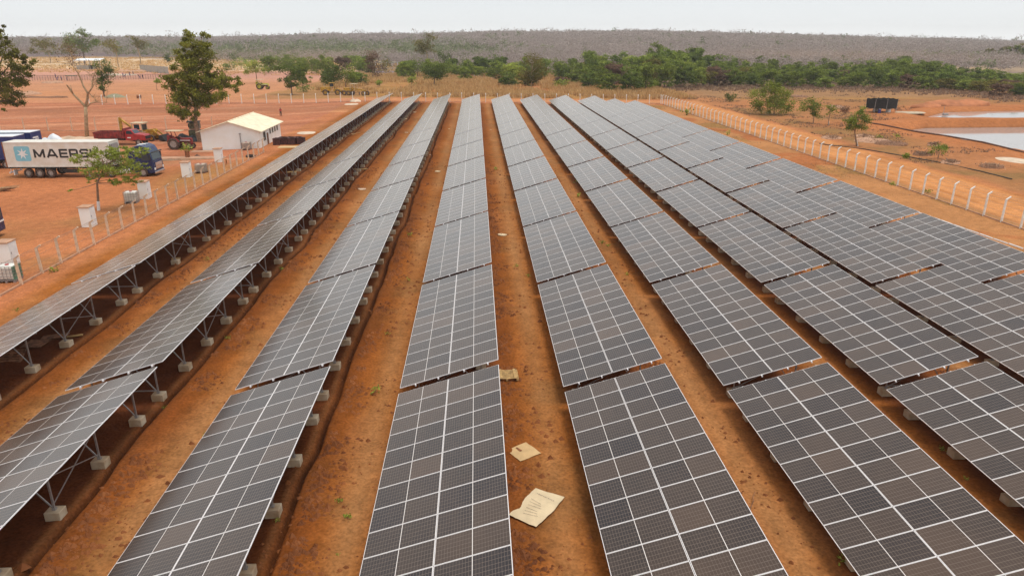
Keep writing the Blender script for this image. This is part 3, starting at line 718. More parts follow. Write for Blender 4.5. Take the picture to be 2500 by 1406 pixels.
# ------------------------------------------------------------------ SEMI TRUCK + CONTAINER
pf, pr_ = at(352, 432), at(62, 435); TH = math.atan2(pf.y - pr_.y, pf.x - pr_.x)
def semi():
    r = root('semi_truck', pf + Vector((-math.sin(TH), math.cos(TH), 0)) * 1.15, TH, 'dark blue articulated truck with a flat container trailer, parked left of the solar rows', 'truck')
    # y axis : left (away from camera) positive ; near side is y=-1.25
    cabp = [(-.95, .55), (-.95, 3.35), (-.7, 3.55), (.15, 3.70), (.75, 3.45), (1.12, 2.75), (1.32, 1.95), (1.40, 1.2), (1.42, .45), (.62, .40), (.55, .75), (.3, 1.02), (0, 1.1), (-.3, 1.02), (-.55, .75), (-.62, .5)]
    b = one(M['blue']); b.prism(cabp, -1.24, 1.24); cab = b.build('cab', r, bevel=.06)
    one(M['glass']).quad((1.335, -1.08, 2.0), (1.335, 1.08, 2.0), (1.135, 1.0, 2.78), (1.135, -1.0, 2.78)).build('windscreen', cab)
    one(M['glass']).quad((.05, -1.252, 1.95), (.98, -1.252, 1.95), (.86, -1.252, 2.62), (.1, -1.252, 2.7)).build('side_window', cab); one(M['glass']).quad((.05, 1.252, 1.95), (.1, 1.252, 2.7), (.86, 1.252, 2.62), (.98, 1.252, 1.95)).build('side_window', cab)
    one(M['chrome']).box((1.43, 0, 1.25), (.05, 1.7, .75)).box((1.45, 0, 1.02), (.04, 1.75, .05)).box((1.45, 0, 1.35), (.04, 1.75, .05)).build('grille', cab)
    one(M['black']).box((1.38, 0, 2.86), (.28, 2.2, .1)).build('sun_visor', cab, bevel=.02)
    one(M['chrome']).box((1.44, 0, .5), (.16, 2.4, .28)).build('bumper', cab, bevel=.04)
    for s_ in (-1, 1):
        one(M['white']).box((1.40, s_ * 1.05, .92), (.12, .3, .26)).build('headlight', cab, bevel=.03)
        one(M['black']).box((1.15, s_ * 1.42, 2.35), (.12, .22, .62)).beam((1.0, s_ * 1.22, 2.6), (1.13, s_ * 1.42, 2.6), .04).build('mirror', cab, bevel=.03)
        one(M['blue']).box((-1.25, s_ * 1.16, 2.0), (.6, .06, 2.6)).build('side_deflector', cab)
        one(M['white']).box((-.35, s_ * 1.246, 3.05), (.9, .012, .10)).box((-.1, s_ * 1.246, 2.88), (.5, .012, .07)).box((-.2, s_ * 1.246, 1.55), (.5, .012, .05)).build('door_stripe', cab)
        one(M['white']).box((-2.1, s_ * .98, .72), (1.3, .5, .55)).build('fuel_tank', r, bevel=.1)
    one(M['white']).tube([(-.6, -.3, 3.62), (.4, -.3, 3.72)], .06, 8).tube([(-.6, .3, 3.62), (.4, .3, 3.72)], .06, 8).build('horn', cab)
    ch = one(M['black']); ch.box((-2.9, .4, .95), (5.2, .14, .26)).box((-2.9, -.4, .95), (5.2, .14, .26)).box((-9.6, .55, 1.08), (12.2, .16, .26)).box((-9.6, -.55, 1.08), (12.2, .16, .26))
    for k in range(11): ch.box((-3.9 - 1.16 * k, 0, 1.12), (.12, 2.42, .14))
    ch.build('chassis', r)
    one(M['steel']).box((-6.4, -1.0, .55), (.1, .1, 1.0)).box((-6.4, 1.0, .55), (.1, .1, 1.0)).box((-6.4, -1.0, .06), (.3, .3, .06)).box((-6.4, 1.0, .06), (.3, .3, .06)).build('landing_leg', r)
    one(M['black']).box((-8.4, -1.1, .75), (1.6, .3, .45)).build('tool_box', r)
    one(M['white']).box((-15.55, 0, .55), (.1, 2.3, .15)).beam((-15.5, .9, 1.0), (-15.5, .9, .5), .07).beam((-15.5, -.9, 1.0), (-15.5, -.9, .5), .07).box((-15.0, -.9, .6), (.06, .7, .6)).build('underrun_bar', r)
    for x_, R_ in ((0, .52), (-3.75, .52), (-10.75, .52), (-12.05, .52), (-13.35, .52)):
        for s_ in (-1, 1): wheel(r, (x_, s_ * 1.08, R_), R_, .34 if x_ == 0 else .5)
    for s_ in (-1, 1): one(M['black']).box((-12.05, s_ * 1.1, 1.12), (3.9, .5, .05)).build('mudguard', r)
    return r
semi()
def stroke(b, segs, w_, y):
    for k, (p_, q_) in enumerate(segs):
        p_ = Vector((p_[0], 0, p_[1])); q_ = Vector((q_[0], 0, q_[1])); d = (q_ - p_).normalized(); nrm = Vector((-d.z, 0, d.x)) * w_ / 2
        yy = y - .0012 * (k + 1)
        b.quad(*[(v.x, yy, v.z) for v in (p_ + nrm, p_ - nrm, q_ - nrm, q_ + nrm)][::-1])
LET = {'M': (1.25, [((.1, 0), (.1, 1)), ((1.15, 0), (1.15, 1)), ((.1, .93), (.62, .12)), ((1.15, .93), (.62, .12))]),
       'A': (1.35, [((.12, 0), (.62, 1)), ((1.23, 0), (.73, 1)), ((.3, .27), (1.05, .27)), ((.55, .91), (.8, .91))]),
       'E': (.98, [((.1, 0), (.1, 1)), ((.1, .91), (.98, .91)), ((.1, .5), (.93, .5)), ((.1, .09), (.98, .09))]),
       'R': (1.05, [((.1, 0), (.1, 1)), ((.1, .91), (.86, .91)), ((.1, .42), (.86, .42)), ((.92, .84), (.92, .49)), ((.6, .42), (.98, 0)), ((.84, .92), (.94, .80)), ((.84, .41), (.94, .53))]),
       'S': (1.02, [((.12, .91), (.98, .91)), ((.1, .86), (.1, .55)), ((.12, .51), (.9, .51)), ((.94, .46), (.94, .14)), ((.06, .09), (.92, .09)), ((.92, .93), (.92, .74)), ((.12, .06), (.12, .26))]),
       'K': (1.1, [((.1, 0), (.1, 1)), ((.2, .45), (.95, 1)), ((.38, .55), (1.0, 0))])}
def container():
    r = root('shipping_container', pf + Vector((-math.sin(TH), math.cos(TH), 0)) * 1.15 + Vector((0, 0, 1.215)), TH, 'long white freight container with black lettering and a blue star badge on the truck trailer', 'container')
    x0, x1, H_ = -15.7, -3.5, 2.9; b = one(M['contw'])
    # lightly ribbed side panels
    for s_ in (-1, 1):
        nrib = 54
        for k in range(nrib):
            xa = x0 + .12 + (x1 - x0 - .24) * k / nrib; xb = x0 + .12 + (x1 - x0 - .24) * (k + 1) / nrib; xm = (xa + xb) / 2; y0 = s_ * 1.195; y1 = s_ * 1.185
            for (a_, ya), (c_, yc) in (((xa, y0), (xm - .02, y0)), ((xm - .02, y0), (xm, y1)), ((xm, y1), (xb, y0))):
                Q = [(a_, ya, .16), (c_, yc, .16), (c_, yc, H_ - .12), (a_, ya, H_ - .12)]; b.quad(*(Q if s_ < 0 else Q[::-1]))
    b.quad((x0, -1.2, H_ - .02), (x1, -1.2, H_ - .02), (x1, 1.2, H_ - .02), (x0, 1.2, H_ - .02)); b.quad((x0, -1.2, .08), (x0, 1.2, .08), (x1, 1.2, .08), (x1, -1.2, .08))
    b.quad((x1 - .04, -1.2, .1), (x1 - .04, 1.2, .1), (x1 - .04, 1.2, H_), (x1 - .04, -1.2, H_)); b.quad((x0 + .04, 1.2, .1), (x0 + .04, -1.2, .1), (x0 + .04, -1.2, H_), (x0 + .04, 1.2, H_)); b.build('body', r)
    f = one(M['contw'])
    for s_ in (-1, 1):
        f.box(((x0 + x1) / 2, s_ * 1.17, .08), (x1 - x0 - .3, .1, .16)).box(((x0 + x1) / 2, s_ * 1.17, H_ - .06), (x1 - x0 - .3, .1, .12)); f.box((x1 - .07, s_ * 1.15, H_ / 2), (.14, .14, H_))
    f.mat(M['rust'])
    for s_ in (-1, 1): f.box((x0 + .06, s_ * 1.16, H_ / 2), (.12, .13, H_ - .01))
    f.build('frame', r)
    one(M['steel']).tube([(x0 - .02, -.5, .2), (x0 - .02, -.5, H_ - .1)], .025, 6).tube([(x0 - .02, .5, .2), (x0 - .02, .5, H_ - .1)], .025, 6).box((x0 + .02, 0, H_ / 2), (.03, .05, H_ - .2)).build('door', r)
    one(M['steel']).box((x1 + .02, 0, 1.7), (.1, 1.8, 1.8)).box((x1 + .09, 0, 2.2), (.05, 1.2, .7)).build('cooling_unit', r)
    Y_ = -1.2; lb = one(M['logo']); P = rrect(1.25, 3.05, .70, 2.42, .22); lb.quad(*[(x0 + a_, Y_ - .003, z_) for a_, z_ in P])
    lg = lb.build('badge', r)
    sb = one(M['white']); st_ = []
    for k in range(14):
        rr = .68 if k % 2 == 0 else .27; an = math.pi / 2 + 2 * math.pi * k / 14; st_.append((x0 + 2.15 + rr * math.cos(an), Y_ - .006, 1.56 + rr * math.sin(an)))
    for k in range(14): sb.quad((x0 + 2.15, Y_ - .006, 1.56), st_[k - 1], st_[k])
    sb.build('star', lg)
    tb = one(M['black']); cx_ = 3.45; zb = 1.10; hh = .98
    for chh in 'MAERSK':
        wv, segs = LET[chh]; stroke(tb, [((x0 + cx_ + a_[0], zb + a_[1] * hh), (x0 + cx_ + c_[0], zb + c_[1] * hh)) for a_, c_ in segs], .225, Y_ - .003); cx_ += wv + .17
    tb.build('lettering', r)
container()

# blue curtain trailers further left
def curtain_trailer(c, rz, L_, label):
    r = root('curtain_trailer', c, rz, label, 'trailer', 'blue curtain trailers parked at the left edge')
    b = one(M['bluec'])
    for s_ in (-1, 1):
        n_ = 60
        for k in range(n_):
            xa, xb = -L_ * k / n_, -L_ * (k + 1) / n_; d0, d1 = (.0, .025) if k % 2 else (.025, .0)
            Q = [(xa, s_ * (1.25 + d0), 1.15), (xb, s_ * (1.25 + d1), 1.15), (xb, s_ * (1.25 + d1), 3.95), (xa, s_ * (1.25 + d0), 3.95)]; b.quad(*(Q if s_ > 0 else Q[::-1]))
    b.build('curtain', r)
    one(M['bluec']).box((-.02, 0, 2.55), (.08, 2.5, 2.8)).box((-L_ + .02, 0, 2.55), (.08, 2.5, 2.8)).build('end_panel', r)
    one(M['white']).box((.028, -.2, 3.25), (.01, 1.3, .2)).box((.028, .1, 3.02), (.01, .9, .1)).build('white_lettering', r)
    one(M['tarpw']).box((-L_ / 2, 0, 4.0), (L_, 2.56, .08)).build('roof', r, bevel=.02)
    one(M['black']).box((-L_ / 2, .5, 1.0), (L_, .15, .25)).box((-L_ / 2, -.5, 1.0), (L_, .15, .25)).build('chassis', r)
    for x_ in (-1.6, -2.9, -4.2):
        for s_ in (-1, 1): wheel(r, (x_, s_ * 1.05, .5), .5, .34)
    return r
def G3(x_, y_): return Vector((x_, y_, G(x_, y_)))
ca_ = un(99, 318, 3.15); curtain_trailer(G3(ca_[0], ca_[1] - 1.3), rad(2), 13, 'farther blue curtain-sided trailer with a white roof behind the container truck')
cb_ = un(54, 327.5, 3.15); curtain_trailer(G3(cb_[0] + .3, cb_[1] - 1.3), rad(2), 13, 'nearer blue curtain-sided trailer with a white roof at the left picture edge')
# blue truck corner at lower left
def blue_box_truck():
    p_ = at(16, 588) - Vector((1.05, 0, 0)); r = root('box_truck', p_, rad(8), 'dark blue truck with a white stripe just entering the left edge, behind a white cabinet', 'truck')
    one(M['blue']).box((-2.5, 1.2, 1.35), (5, 2.4, 1.9)).build('body', r, bevel=.06); one(M['white']).box((-2.48, -.012, 1.2), (4.9, .02, .14)).box((.012, 1.2, 1.2), (.02, 2.3, .14)).box((.012, .06, 1.35), (.03, .12, 1.85)).build('stripe', r)
    one(M['glass']).box((.01, 1.2, 1.85), (.03, 2.0, .5)).build('window', r)
    for x_ in (-.9, -3.8):
        for s_ in (.2, 2.2): wheel(r, (x_, s_, .42), .42, .3)
    one(M['tarpw']).box((.03, .25, .7), (.08, .35, .2)).build('headlight', r)
blue_box_truck()

# tarpaulin covered heaps behind the container truck
def heap(name, c, rx, ry, h_, mt, label, cat, seed=0, peaks=((0, 0, 1),), n_=26, group=None, edge=0, kind=None):
    b = one(mt); rs = random.Random(seed); g_ = []
    for i_ in range(n_ + 1):
        for j in range(n_ + 1):
            u = i_ / n_ * 2 - 1; v = j / n_ * 2 - 1; x_ = u * math.sqrt(1 - v * v / 2); y_ = v * math.sqrt(1 - u * u / 2); rr = math.hypot(x_, y_)
            z_ = 0
            for px_, py_, a_ in peaks: z_ = max(z_, a_ * max(0, 1 - math.hypot(x_ - px_, y_ - py_)) ** (.8 if edge == 0 else .35))
            z_ = z_ * h_ * (1 + .3 * (float(fbm(np.array([x_ * 3 + seed]), np.array([y_ * 3]), 1.2, seed, 4)[0]) - .5)) * (1 if rr < .98 else 0)
            b.v.append((x_ * rx, y_ * ry, z_ - (.04 if rr > .98 else 0)))
    for i_ in range(n_):
        for j in range(n_): a_ = i_ * (n_ + 1) + j; b.f.append((a_, a_ + n_ + 1, a_ + n_ + 2, a_ + 1)); b.m.append(0)
    o = b.build(name, smooth=True, loc=c); return tag(o, label, cat, group, kind)
wt = un(118, 340, 1.6); r_ = root('flatbed_trailer', G3(wt[0], wt[1]), rad(3), 'low flatbed trailer hidden behind the white container, carrying covered bundles', 'trailer')
one(M['black']).box((0, 0, 1.1), (8, 2.4, .2)).build('deck', r_)
for x_ in (-3, -1.8):
    for s_ in (-1, 1): wheel(r_, (x_, s_, .5), .5, .3)
heap('tarpaulin_load', Vector((wt[0] + .5, wt[1], GY + 1.2)), 2.0, 1.2, 2.2, M['tarpw'], 'load under a white tarpaulin peaking above the white container', 'tarpaulin', 3, ((.15, 0, 1), (-.5, .1, .75)))
heap('tarpaulin_load', Vector((wt[0] - 2.7, wt[1], GY + 1.2)), 1.9, 1.2, 1.7, M['tarpg'], 'load under a pale green tarpaulin left of the white one', 'tarpaulin', 5, ((.2, 0, 1), (-.3, 0, .7)))

# red dump truck
def dump_truck():
    p_ = at(306, 353); r = root('dump_truck', p_, rad(-4), 'small red dump truck with an open rusty bed, parked behind the container truck', 'truck')
    b = one(M['redd']); x0, x1, w_ = -4.0, .55, 1.15; z0, z1 = 1.05, 2.0
    b.prism([(x0 - .15, z1), (x0 + .1, z0), (x1, z0), (x1, z1)], -w_, -w_ + .06).prism([(x0 - .15, z1), (x0 + .1, z0), (x1, z0), (x1, z1)], w_ - .06, w_)
    b.box(((x0 + x1) / 2, 0, z0 + .03), (x1 - x0, 2 * w_, .06)).box((x0 - .02, 0, (z0 + z1) / 2), (.06, 2 * w_, z1 - z0)).box((x1 + .03, 0, z0 + .75), (.08, 2 * w_ + .1, 1.5)); 
    for k in range(8): b.box((x0 + .4 + k * .55, -w_ - .03, (z0 + z1) / 2), (.06, .06, z1 - z0)).box((x0 + .4 + k * .55, w_ + .03, (z0 + z1) / 2), (.06, .06, z1 - z0))
    bed = b.build('bed', r); one(M['brown_metal']).box(((x0 + x1) / 2, 0, 1.45), (x1 - x0 - .1, 2 * w_ - .14, .5)).build('soil_load', bed)
    cb = one(M['red']); cb.prism([(.7, .75), (.7, 2.15), (.95, 2.3), (1.75, 2.3), (2.25, 1.72), (3.55, 1.6), (3.75, 1.4), (3.78, .75)], -.92, .92); cab = cb.build('cab', r, bevel=.06)
    one(M['glass']).quad((2.23, -.78, 1.76), (2.23, .78, 1.76), (1.80, .72, 2.25), (1.80, -.72, 2.25)).build('windscreen', cab)
    one(M['glass']).quad((.95, -.925, 1.7), (2.0, -.925, 1.7), (1.7, -.925, 2.18), (1.0, -.925, 2.18)).build('side_window', cab)
    one(M['black']).box((3.79, 0, 1.15), (.05, 1.5, .45)).build('grille', cab); one(M['white']).box((1.3, -.93, 1.15), (.55, .02, .16)).build('door_marking', cab)
    one(M['black']).box((-.2, .35, .8), (7.4, .12, .2)).box((-.2, -.35, .8), (7.4, .12, .2)).build('chassis', r)
    for x_ in (-2.6, 2.7):
        for s_ in (-1, 1): wheel(r, (x_, s_ * .95, .45), .45, .3)
dump_truck()
def backhoe():
    p_ = at(332, 348) + Vector((0, 2.2, 0)); p_.z = G(p_.x, p_.y); r = root('backhoe_loader', p_, rad(-6), 'old yellow backhoe loader with a beige cab roof behind the red dump truck', 'excavator')
    one(M['yellow']).box((.6, 0, 1.05), (3.4, 1.0, .6)).box((1.8, 0, 1.45), (1.4, .9, .5)).build('body', r, bevel=.05)
    c_ = one(M['beige'])
    for x_ in (-.9, .75):
        for s_ in (-.75, .75): c_.beam((x_, s_, 1.3), (x_ * .92, s_, 2.75), .09)
    c_.box((-.05, 0, 2.8), (2.1, 1.75, .12)); cab = c_.build('cab', r)
    one(M['glass']).box((-.1, -.74, 2.2), (.9, .02, .8)).box((.70, 0, 2.1), (.03, 1.3, 1.0)).build('window', cab)
    one(M['yellow']).beam((-1.1, 0, 1.2), (-1.6, 0, 2.3), .32, .3).beam((-1.6, 0, 2.25), (-3.0, 0, 3.35), .3, .26).build('boom', r); one(M['yellow']).beam((-3.05, 0, 3.6), (-3.15, 0, 1.3), .3, .36).build('dipper_arm', r)
    one(M['brown_metal']).prism([(-3.4, 1.3), (-2.9, 1.35), (-2.6, .7), (-3.2, .55)], -.35, .35).build('digging_bucket', r)
    for s_ in (-.55, .55): one(M['yellow']).beam((.6, s_, 1.6), (2.3, s_, 1.75), .14, .2).beam((2.25, s_, 1.8), (3.6, s_, .6), .14, .22).build('loader_arm', r)
    one(M['dark']).prism([(3.5, .15), (4.5, .1), (4.3, .35), (3.9, 1.05), (3.55, .95)], -1.15, 1.15).build('loader_bucket', r)
    for s_ in (-.85, .85): wheel(r, (-.6, s_, .72), .72, .42, M['yellow']); wheel(r, (2.1, s_, .5), .5, .34, M['yellow'])
backhoe()
def farm_tractor(name, p_, rz, body, label, s_=1.0, canopy=True, rimm=None, extra=None):
    r = root(name, p_, rz, label, 'tractor'); r.scale = (s_,) * 3
    one(body).box((1.55, 0, 1.35), (1.5, .62, .5)).box((2.32, 0, 1.12), (.16, .6, .85)).build('bonnet', r, bevel=.06)
    one(M['white']).box((1.5, -.32, 1.28), (1.5, .02, .09)).box((1.5, .32, 1.28), (1.5, .02, .09)).build('bonnet_stripe', r)
    one(M['brown_metal']).box((.9, 0, .95), (2.6, .42, .4)).cyl((2.1, 0, .62), .07, 1.3).build('chassis', r)
    for q_ in (-1, 1):
        f = one(body); prev = None
        for k in range(7):
            an = rad(20 + 140 * k / 6); pt = Vector((math.cos(an) * .88, q_ * .78, .82 + math.sin(an) * .88))
            if prev is not None: f.beam(prev, pt, .4, .04)
            prev = pt
        f.build('fender', r)
    one(M['black']).box((-.05, 0, 1.35), (.45, .45, .12)).box((-.28, 0, 1.6), (.08, .45, .5)).build('seat', r); one(M['black']).tube([(.75, 0, 1.5), (.5, 0, 1.85)], .03, 6).tube([(.5 + .18 * math.cos(a_ * .785) * .5, .2 * math.sin(a_ * .785), 1.86 + .1 * math.cos(a_ * .785)) for a_ in range(9)], .02, 5).build('steering_wheel', r)
    if canopy:
        c_ = one(body)
        for q_ in (-.55, .55): c_.beam((-.55, q_, 1.3), (-.85, q_, 2.55), .08); c_.beam((.1, q_, 1.2), (-.3, q_, 2.55), .08)
        c_.build('roll_frame', r); one(M['beige']).box((.0, 0, 2.62), (2.2, 1.5, .08)).build('canopy', r)
    one(body).box((-.8, 0, 1.6), (.5, .8, .8)).build('rear_box', r, bevel=.04)
    for q_ in (-1, 1): wheel(r, (0, q_ * .8, .82), .82, .42, rimm, treads=20); wheel(r, (2.1, q_ * .72, .42), .42, .26, rimm)
    return r
tp = at(427, 366); farm_tractor('farm_tractor', tp + Vector((0, .8, 0)), rad(-3), M['redd'], 'red farm tractor with a flat sun canopy, parked left of the white building', 1.02)
# scrapped olive cabin under the big tree
sp2 = at(476, 343); r_ = root('scrapped_cab', sp2 + Vector((-.2, 1.0, 0)), rad(10), 'rusty olive machine cab standing on end against the big leafy tree', 'scrap cab')
one(M['olive']).box((0, 0, 1.0), (1.7, 1.5, 1.1)).box((.1, 0, 2.2), (1.6, 1.4, .95)).build('body', r_, bevel=.1)
one(M['dark']).box((0, 0, 2.85), (1.9, 1.6, .18)).box((-.75, 0, 2.3), (.1, 1.2, .6)).build('roof', r_, bevel=.04)
one(M['steel']).tube([(.85, -.8, .2), (.95, -.8, 2.9)], .06, 6).tube([(.45, -.8, .2), (.5, -.8, 2.9)], .05, 6).build('mast', r_)
for x_ in (-.6, .7): wheel(r_, (x_, -.75, .35), .35, .25)
heap('tarpaulin_heap', at(457, 347) + Vector((0, .6, 0)), 1.9, 1.0, 1.35, M['tarpk'], 'crumpled black tarpaulin heap between the red tractor and the olive cab', 'tarpaulin', 8, ((-.4, 0, 1), (.4, 0, .7)))
# pale pipes / debris pile near the bare tree
r_ = root('pipe_stack', at(262, 338), rad(2), 'stack of long pale pipes lying behind the bare tree', 'pipes')
for k in range(4): one(M['greywall']).tube([(-1.5, .25 * k, .12), (6.0, .25 * k, .12)], .11, 8).build('pipe', r_)
heap('rubble_heap', at(190, 341), 3.2, 1.0, .6, M['pale'], 'pale heap of sacks and rubble at the foot of the bare tree', 'rubble heap', 12, ((-.4, 0, 1), (.1, 0, .9), (.55, 0, .8)))
# bins
bp0 = at(712, 352); lay = [(0, 0, 0), (1.05, .1, 0), (2.15, .0, 0), (3.4, .3, 0), (.5, 1.1, .0), (1.7, 1.2, 0), (2.8, 1.25, .0)]
BINL = ['frontmost on the left', 'second from the left in front', 'third from the left in front', 'rightmost in front', 'back row on the left', 'back row in the middle', 'back row on the right']
def bin_(c, rz, lab, g=None):
    r = root('field_crate', c, rz, lab, 'crate', g)
    b = one(M['bin']); w_, d_, h_ = .98, .92, .92
    for s_ in (-1, 1): b.box((s_ * w_ / 2, 0, h_ / 2), (.06, d_, h_)).box((0, s_ * d_ / 2, h_ / 2), (w_, .06, h_))
    b.box((0, 0, .1), (w_, d_, .05)).build('body', r)
    e = one(M['bin']); 
    for s_ in (-1, 1): e.box((s_ * w_ / 2, 0, h_ + .02), (.12, d_ + .12, .06)).box((0, s_ * d_ / 2, h_ + .02), (w_ + .12, .12, .06))
    e.build('lip', r); return r
for k, (x_, y_, z_) in enumerate(lay): bin_(bp0 + Vector((x_ - 1.9, y_ - .4, z_)), rad(random.uniform(-9, 9)), f'maroon crate right of the white building, {BINL[k]} of the group', 'maroon crates beside the white building')
bin_(at(675, 355) + Vector((0, .4, 0)), rad(5), 'single maroon crate standing against the side wall of the white building')
bp = at(706, 360); o = one(M['card']).box((0, 0, .05), (3.0, 1.9, .07)).build('board', loc=bp, rot=(0, 0, rad(4))); tag(o, 'pale yellow board lying on the soil in front of the maroon crates', 'board')
# slabs
sl_ = at(448, 389); r_ = root('concrete_slab', sl_, rad(2), 'long dusty concrete slab in front of the blue truck cab', 'slab'); one(M['tile']).box((0.3, 0, .12), (9.8, 1.7, .26)).build('top', r_, bevel=.03); one(M['concrete']).box((.3, -.1, .05), (9.6, 1.7, .18)).build('footing', r_)

# ------------------------------------------------------------------ cabinets, IBC tanks
def cabinet(p_, lab, k=0):
    r = root('white_cabinet', p_, rad(1 + k), lab, 'cabinet', 'white masonry cabinets along the left fence')
    one(M['wall']).box((-.55, .6, .85), (.86, 1.0, 1.7)).build('body', r, bevel=.01); one(M['tile']).box((-.57, .6, 1.74), (1.0, 1.16, .09)).build('cap', r, bevel=.01)
    o = one(M['white']).box((-.11, .6, .9), (.03, .86, 1.5)).build('door', r); one(M['steel']).box((-.085, .28, .95), (.03, .05, .16)).build('handle', o)
for k, (px_, py_, lab) in enumerate([(24, 652, 'nearest white cabinet, at the left edge above a caged tank'), (220, 556, 'white cabinet left of the young leafy tree trunk, without a tank'), (358, 487, 'white cabinet directly right of a caged white tank, below the blue truck'),
                                     (460, 434, 'white cabinet with a wiry plant right behind it'), (538, 397, 'farthest white cabinet, in front of the white building')]):
    cabinet(at(px_, py_) + Vector((.25, 0, 0)), lab, k * .4)
def ibc(p_, rz, lab, green=False, old=False):
    r = root('caged_tank', p_, rz, lab, 'tank'); 
    one(M['tank'] if not old else M['oldtank']).box((0, 0, .66), (1.08, .92, .9)).build('bottle', r, bevel=.1)
    if green: one(M['tankg']).box((.53, 0, .62), (.08, .96, .92)).build('side_panel', r, bevel=.02)
    c = one(M['steel'])
    for z_ in (.2, .43, .66, .89, 1.12):
        for s_ in (-1, 1): c.beam((-.58, s_ * .5, z_), (.58, s_ * .5, z_), .02).beam((s_ * .58, -.5, z_), (s_ * .58, .5, z_), .02)
    for k in range(6):
        x_ = -.58 + 1.16 * k / 5; y_ = -.5 + k / 5
        for s_ in (-1, 1): c.beam((x_, s_ * .5, .15), (x_, s_ * .5, 1.13), .02).beam((s_ * .58, y_, .15), (s_ * .58, y_, 1.13), .02)
    c.build('cage', r); b = one(M['woodd' if old else 'steel'])
    for x_ in (-.5, 0, .5): b.box((x_, 0, .07), (.12, 1.0, .14))
    b.box((0, 0, .15), (1.16, 1.0, .03)).build('pallet', r); one(M['red']).cyl((0, 0, 1.14), .12, .06, 'Z').build('lid', r)
ibc(at(17, 690) + Vector((0, .4, 0)), rad(4), 'caged white tank with a green side panel by the first fence post on the left', True)
ibc(at(319, 497) + Vector((0, .4, 0)), rad(8), 'caged white tank standing left of a white cabinet near the young tree')
ibc(at(490, 424) + Vector((0, .4, 0)), rad(-5), 'old grey caged tank with a wiry plant beside it, behind the fence', False, True)
ibc(at(602, 367) + Vector((0, .2, 0)), rad(3), 'brownish caged tank against the gable wall of the white building', False, True)
def tyre(p_, lab):
    r = root('old_tyre', p_, 0, lab, 'tyre'); b = one(M['rubber']); 
    P = [(.5 * math.cos(a_ * math.pi / 8), .5 * math.sin(a_ * math.pi / 8), .16) for a_ in range(17)]; b.tube(P, .15, 8, False).build('tread', r); one(M['dustyrubber']).tube([(x_ * .78, y_ * .78, .3) for x_, y_, z_ in P], .03, 6, False).build('bead', r)
tyre(at(612, 384), 'old black tyre lying by the fence below the gable of the white building')
o = one(M['wood']).beam((0, 0, .05), (.9, -2.6, .9), .16, .05).build('timber_plank', loc=at(553, 398)); tag(o, 'brown timber plank leaning across the left fence beside a cabinet', 'plank')
r_ = root('planter', at(459, 388), 0, 'tall brown drum planter with a small plant, in front of the red tractor', 'planter'); one(M['rust']).tube([(0, 0, 0), (0, 0, 1.1)], [.3, .3], 12).build('drum', r_)
rng = np.random.default_rng(5); P = rng.normal(size=(90, 3)) * [.4, .4, .25] + [0, 0, 1.5]; np_mesh('foliage', leafcards(P, .16, rng), 90, [LF['light']], rng.random(90), parent=r_)
o = heap('broken_brick_heap', at(482, 383), .5, .4, .35, M['brown_metal'], 'little dark heap of broken bricks on the slab beside the drum planter', 'brick heap', 4)
heap('gravel_heap', at(281, 238), 3.0, 1.6, 1.1, M['gravel'], 'grey-green gravel heap beside the small dark tree in the yard', 'gravel heap', 6)
r_ = root('cable_drum', at(340, 241), 0, 'brown wooden cable drum beside the back fence posts', 'cable drum'); one(M['woodd']).cyl((-.4, 0, .5), .5, .1, 'X').build('flange', r_); one(M['woodd']).cyl((.4, 0, .5), .5, .1, 'X').build('flange', r_); one(M['rust']).cyl((0, 0, .5), .3, .7, 'X').build('core', r_)

# ------------------------------------------------------------------ pallets, cardboard and litter in the field
def pallet(p_, rz, lab, tilt=0, m=None, n_=7, g=None):
    r = root('pallet', p_, rz, lab, 'pallet', g); r.rotation_euler = (tilt, 0, rz); m = m or M['wood']; L_, W_ = 1.15, 1.0
    for k in range(n_): one(m).box((-L_ / 2 + L_ * (k + .5) / n_ if False else 0, -W_ / 2 + W_ * (k + .5) / n_, .125), (L_, W_ / n_ * .68, .02)).build('slat', r)
    for x_ in (-L_ / 2 + .06, 0, L_ / 2 - .06): one(m).box((x_, 0, .06), (.1, W_, .1)).build('runner', r)
    return r
def ongr(px_, py_, dz=.0):
    v = at(px_, py_); v.z = float(gzr(v.x, v.y)[0]) + dz; return v
pl = pallet(ongr(1236, 921, .02), rad(2), 'light wooden pallet lying upside down beside the fourth solar row'); 
for k in (-.28, .42): one(M['wood']).box((k, 0, .155), (.14, 1.04, .025)).build('top_board', pl)
PG = 'dark wooden pallets under the left solar row'
pallet(ongr(28, 878, .03), rad(8), 'upturned slatted pallet at the left edge under the first solar row', rad(28), M['woodd'], 6, PG)
def board(px_, py_, w_, d_, rz, lab, m=None): 
    o = one(m or M['woodd']).box((0, 0, .03), (w_, d_, .05)).build('plywood_sheet', loc=ongr(px_, py_, .05), rot=(rad(2), rad(-3), rad(rz)), bevel=.005); return tag(o, lab, 'board')
board(88, 842, 1.15, .9, -6, 'brown plywood sheet under the first solar row, close to the slatted pallet'); board(135, 824, 1.3, .55, 12, 'brown plywood sheet lying behind the other one under the first solar row'); 
o = one(M['wood']).box((0, 0, .04), (.9, .14, .06)).build('timber_offcut', loc=ongr(180, 823, .04), rot=(0, 0, rad(20))); tag(o, 'short orange timber offcut beside a footing of the first solar row', 'timber')
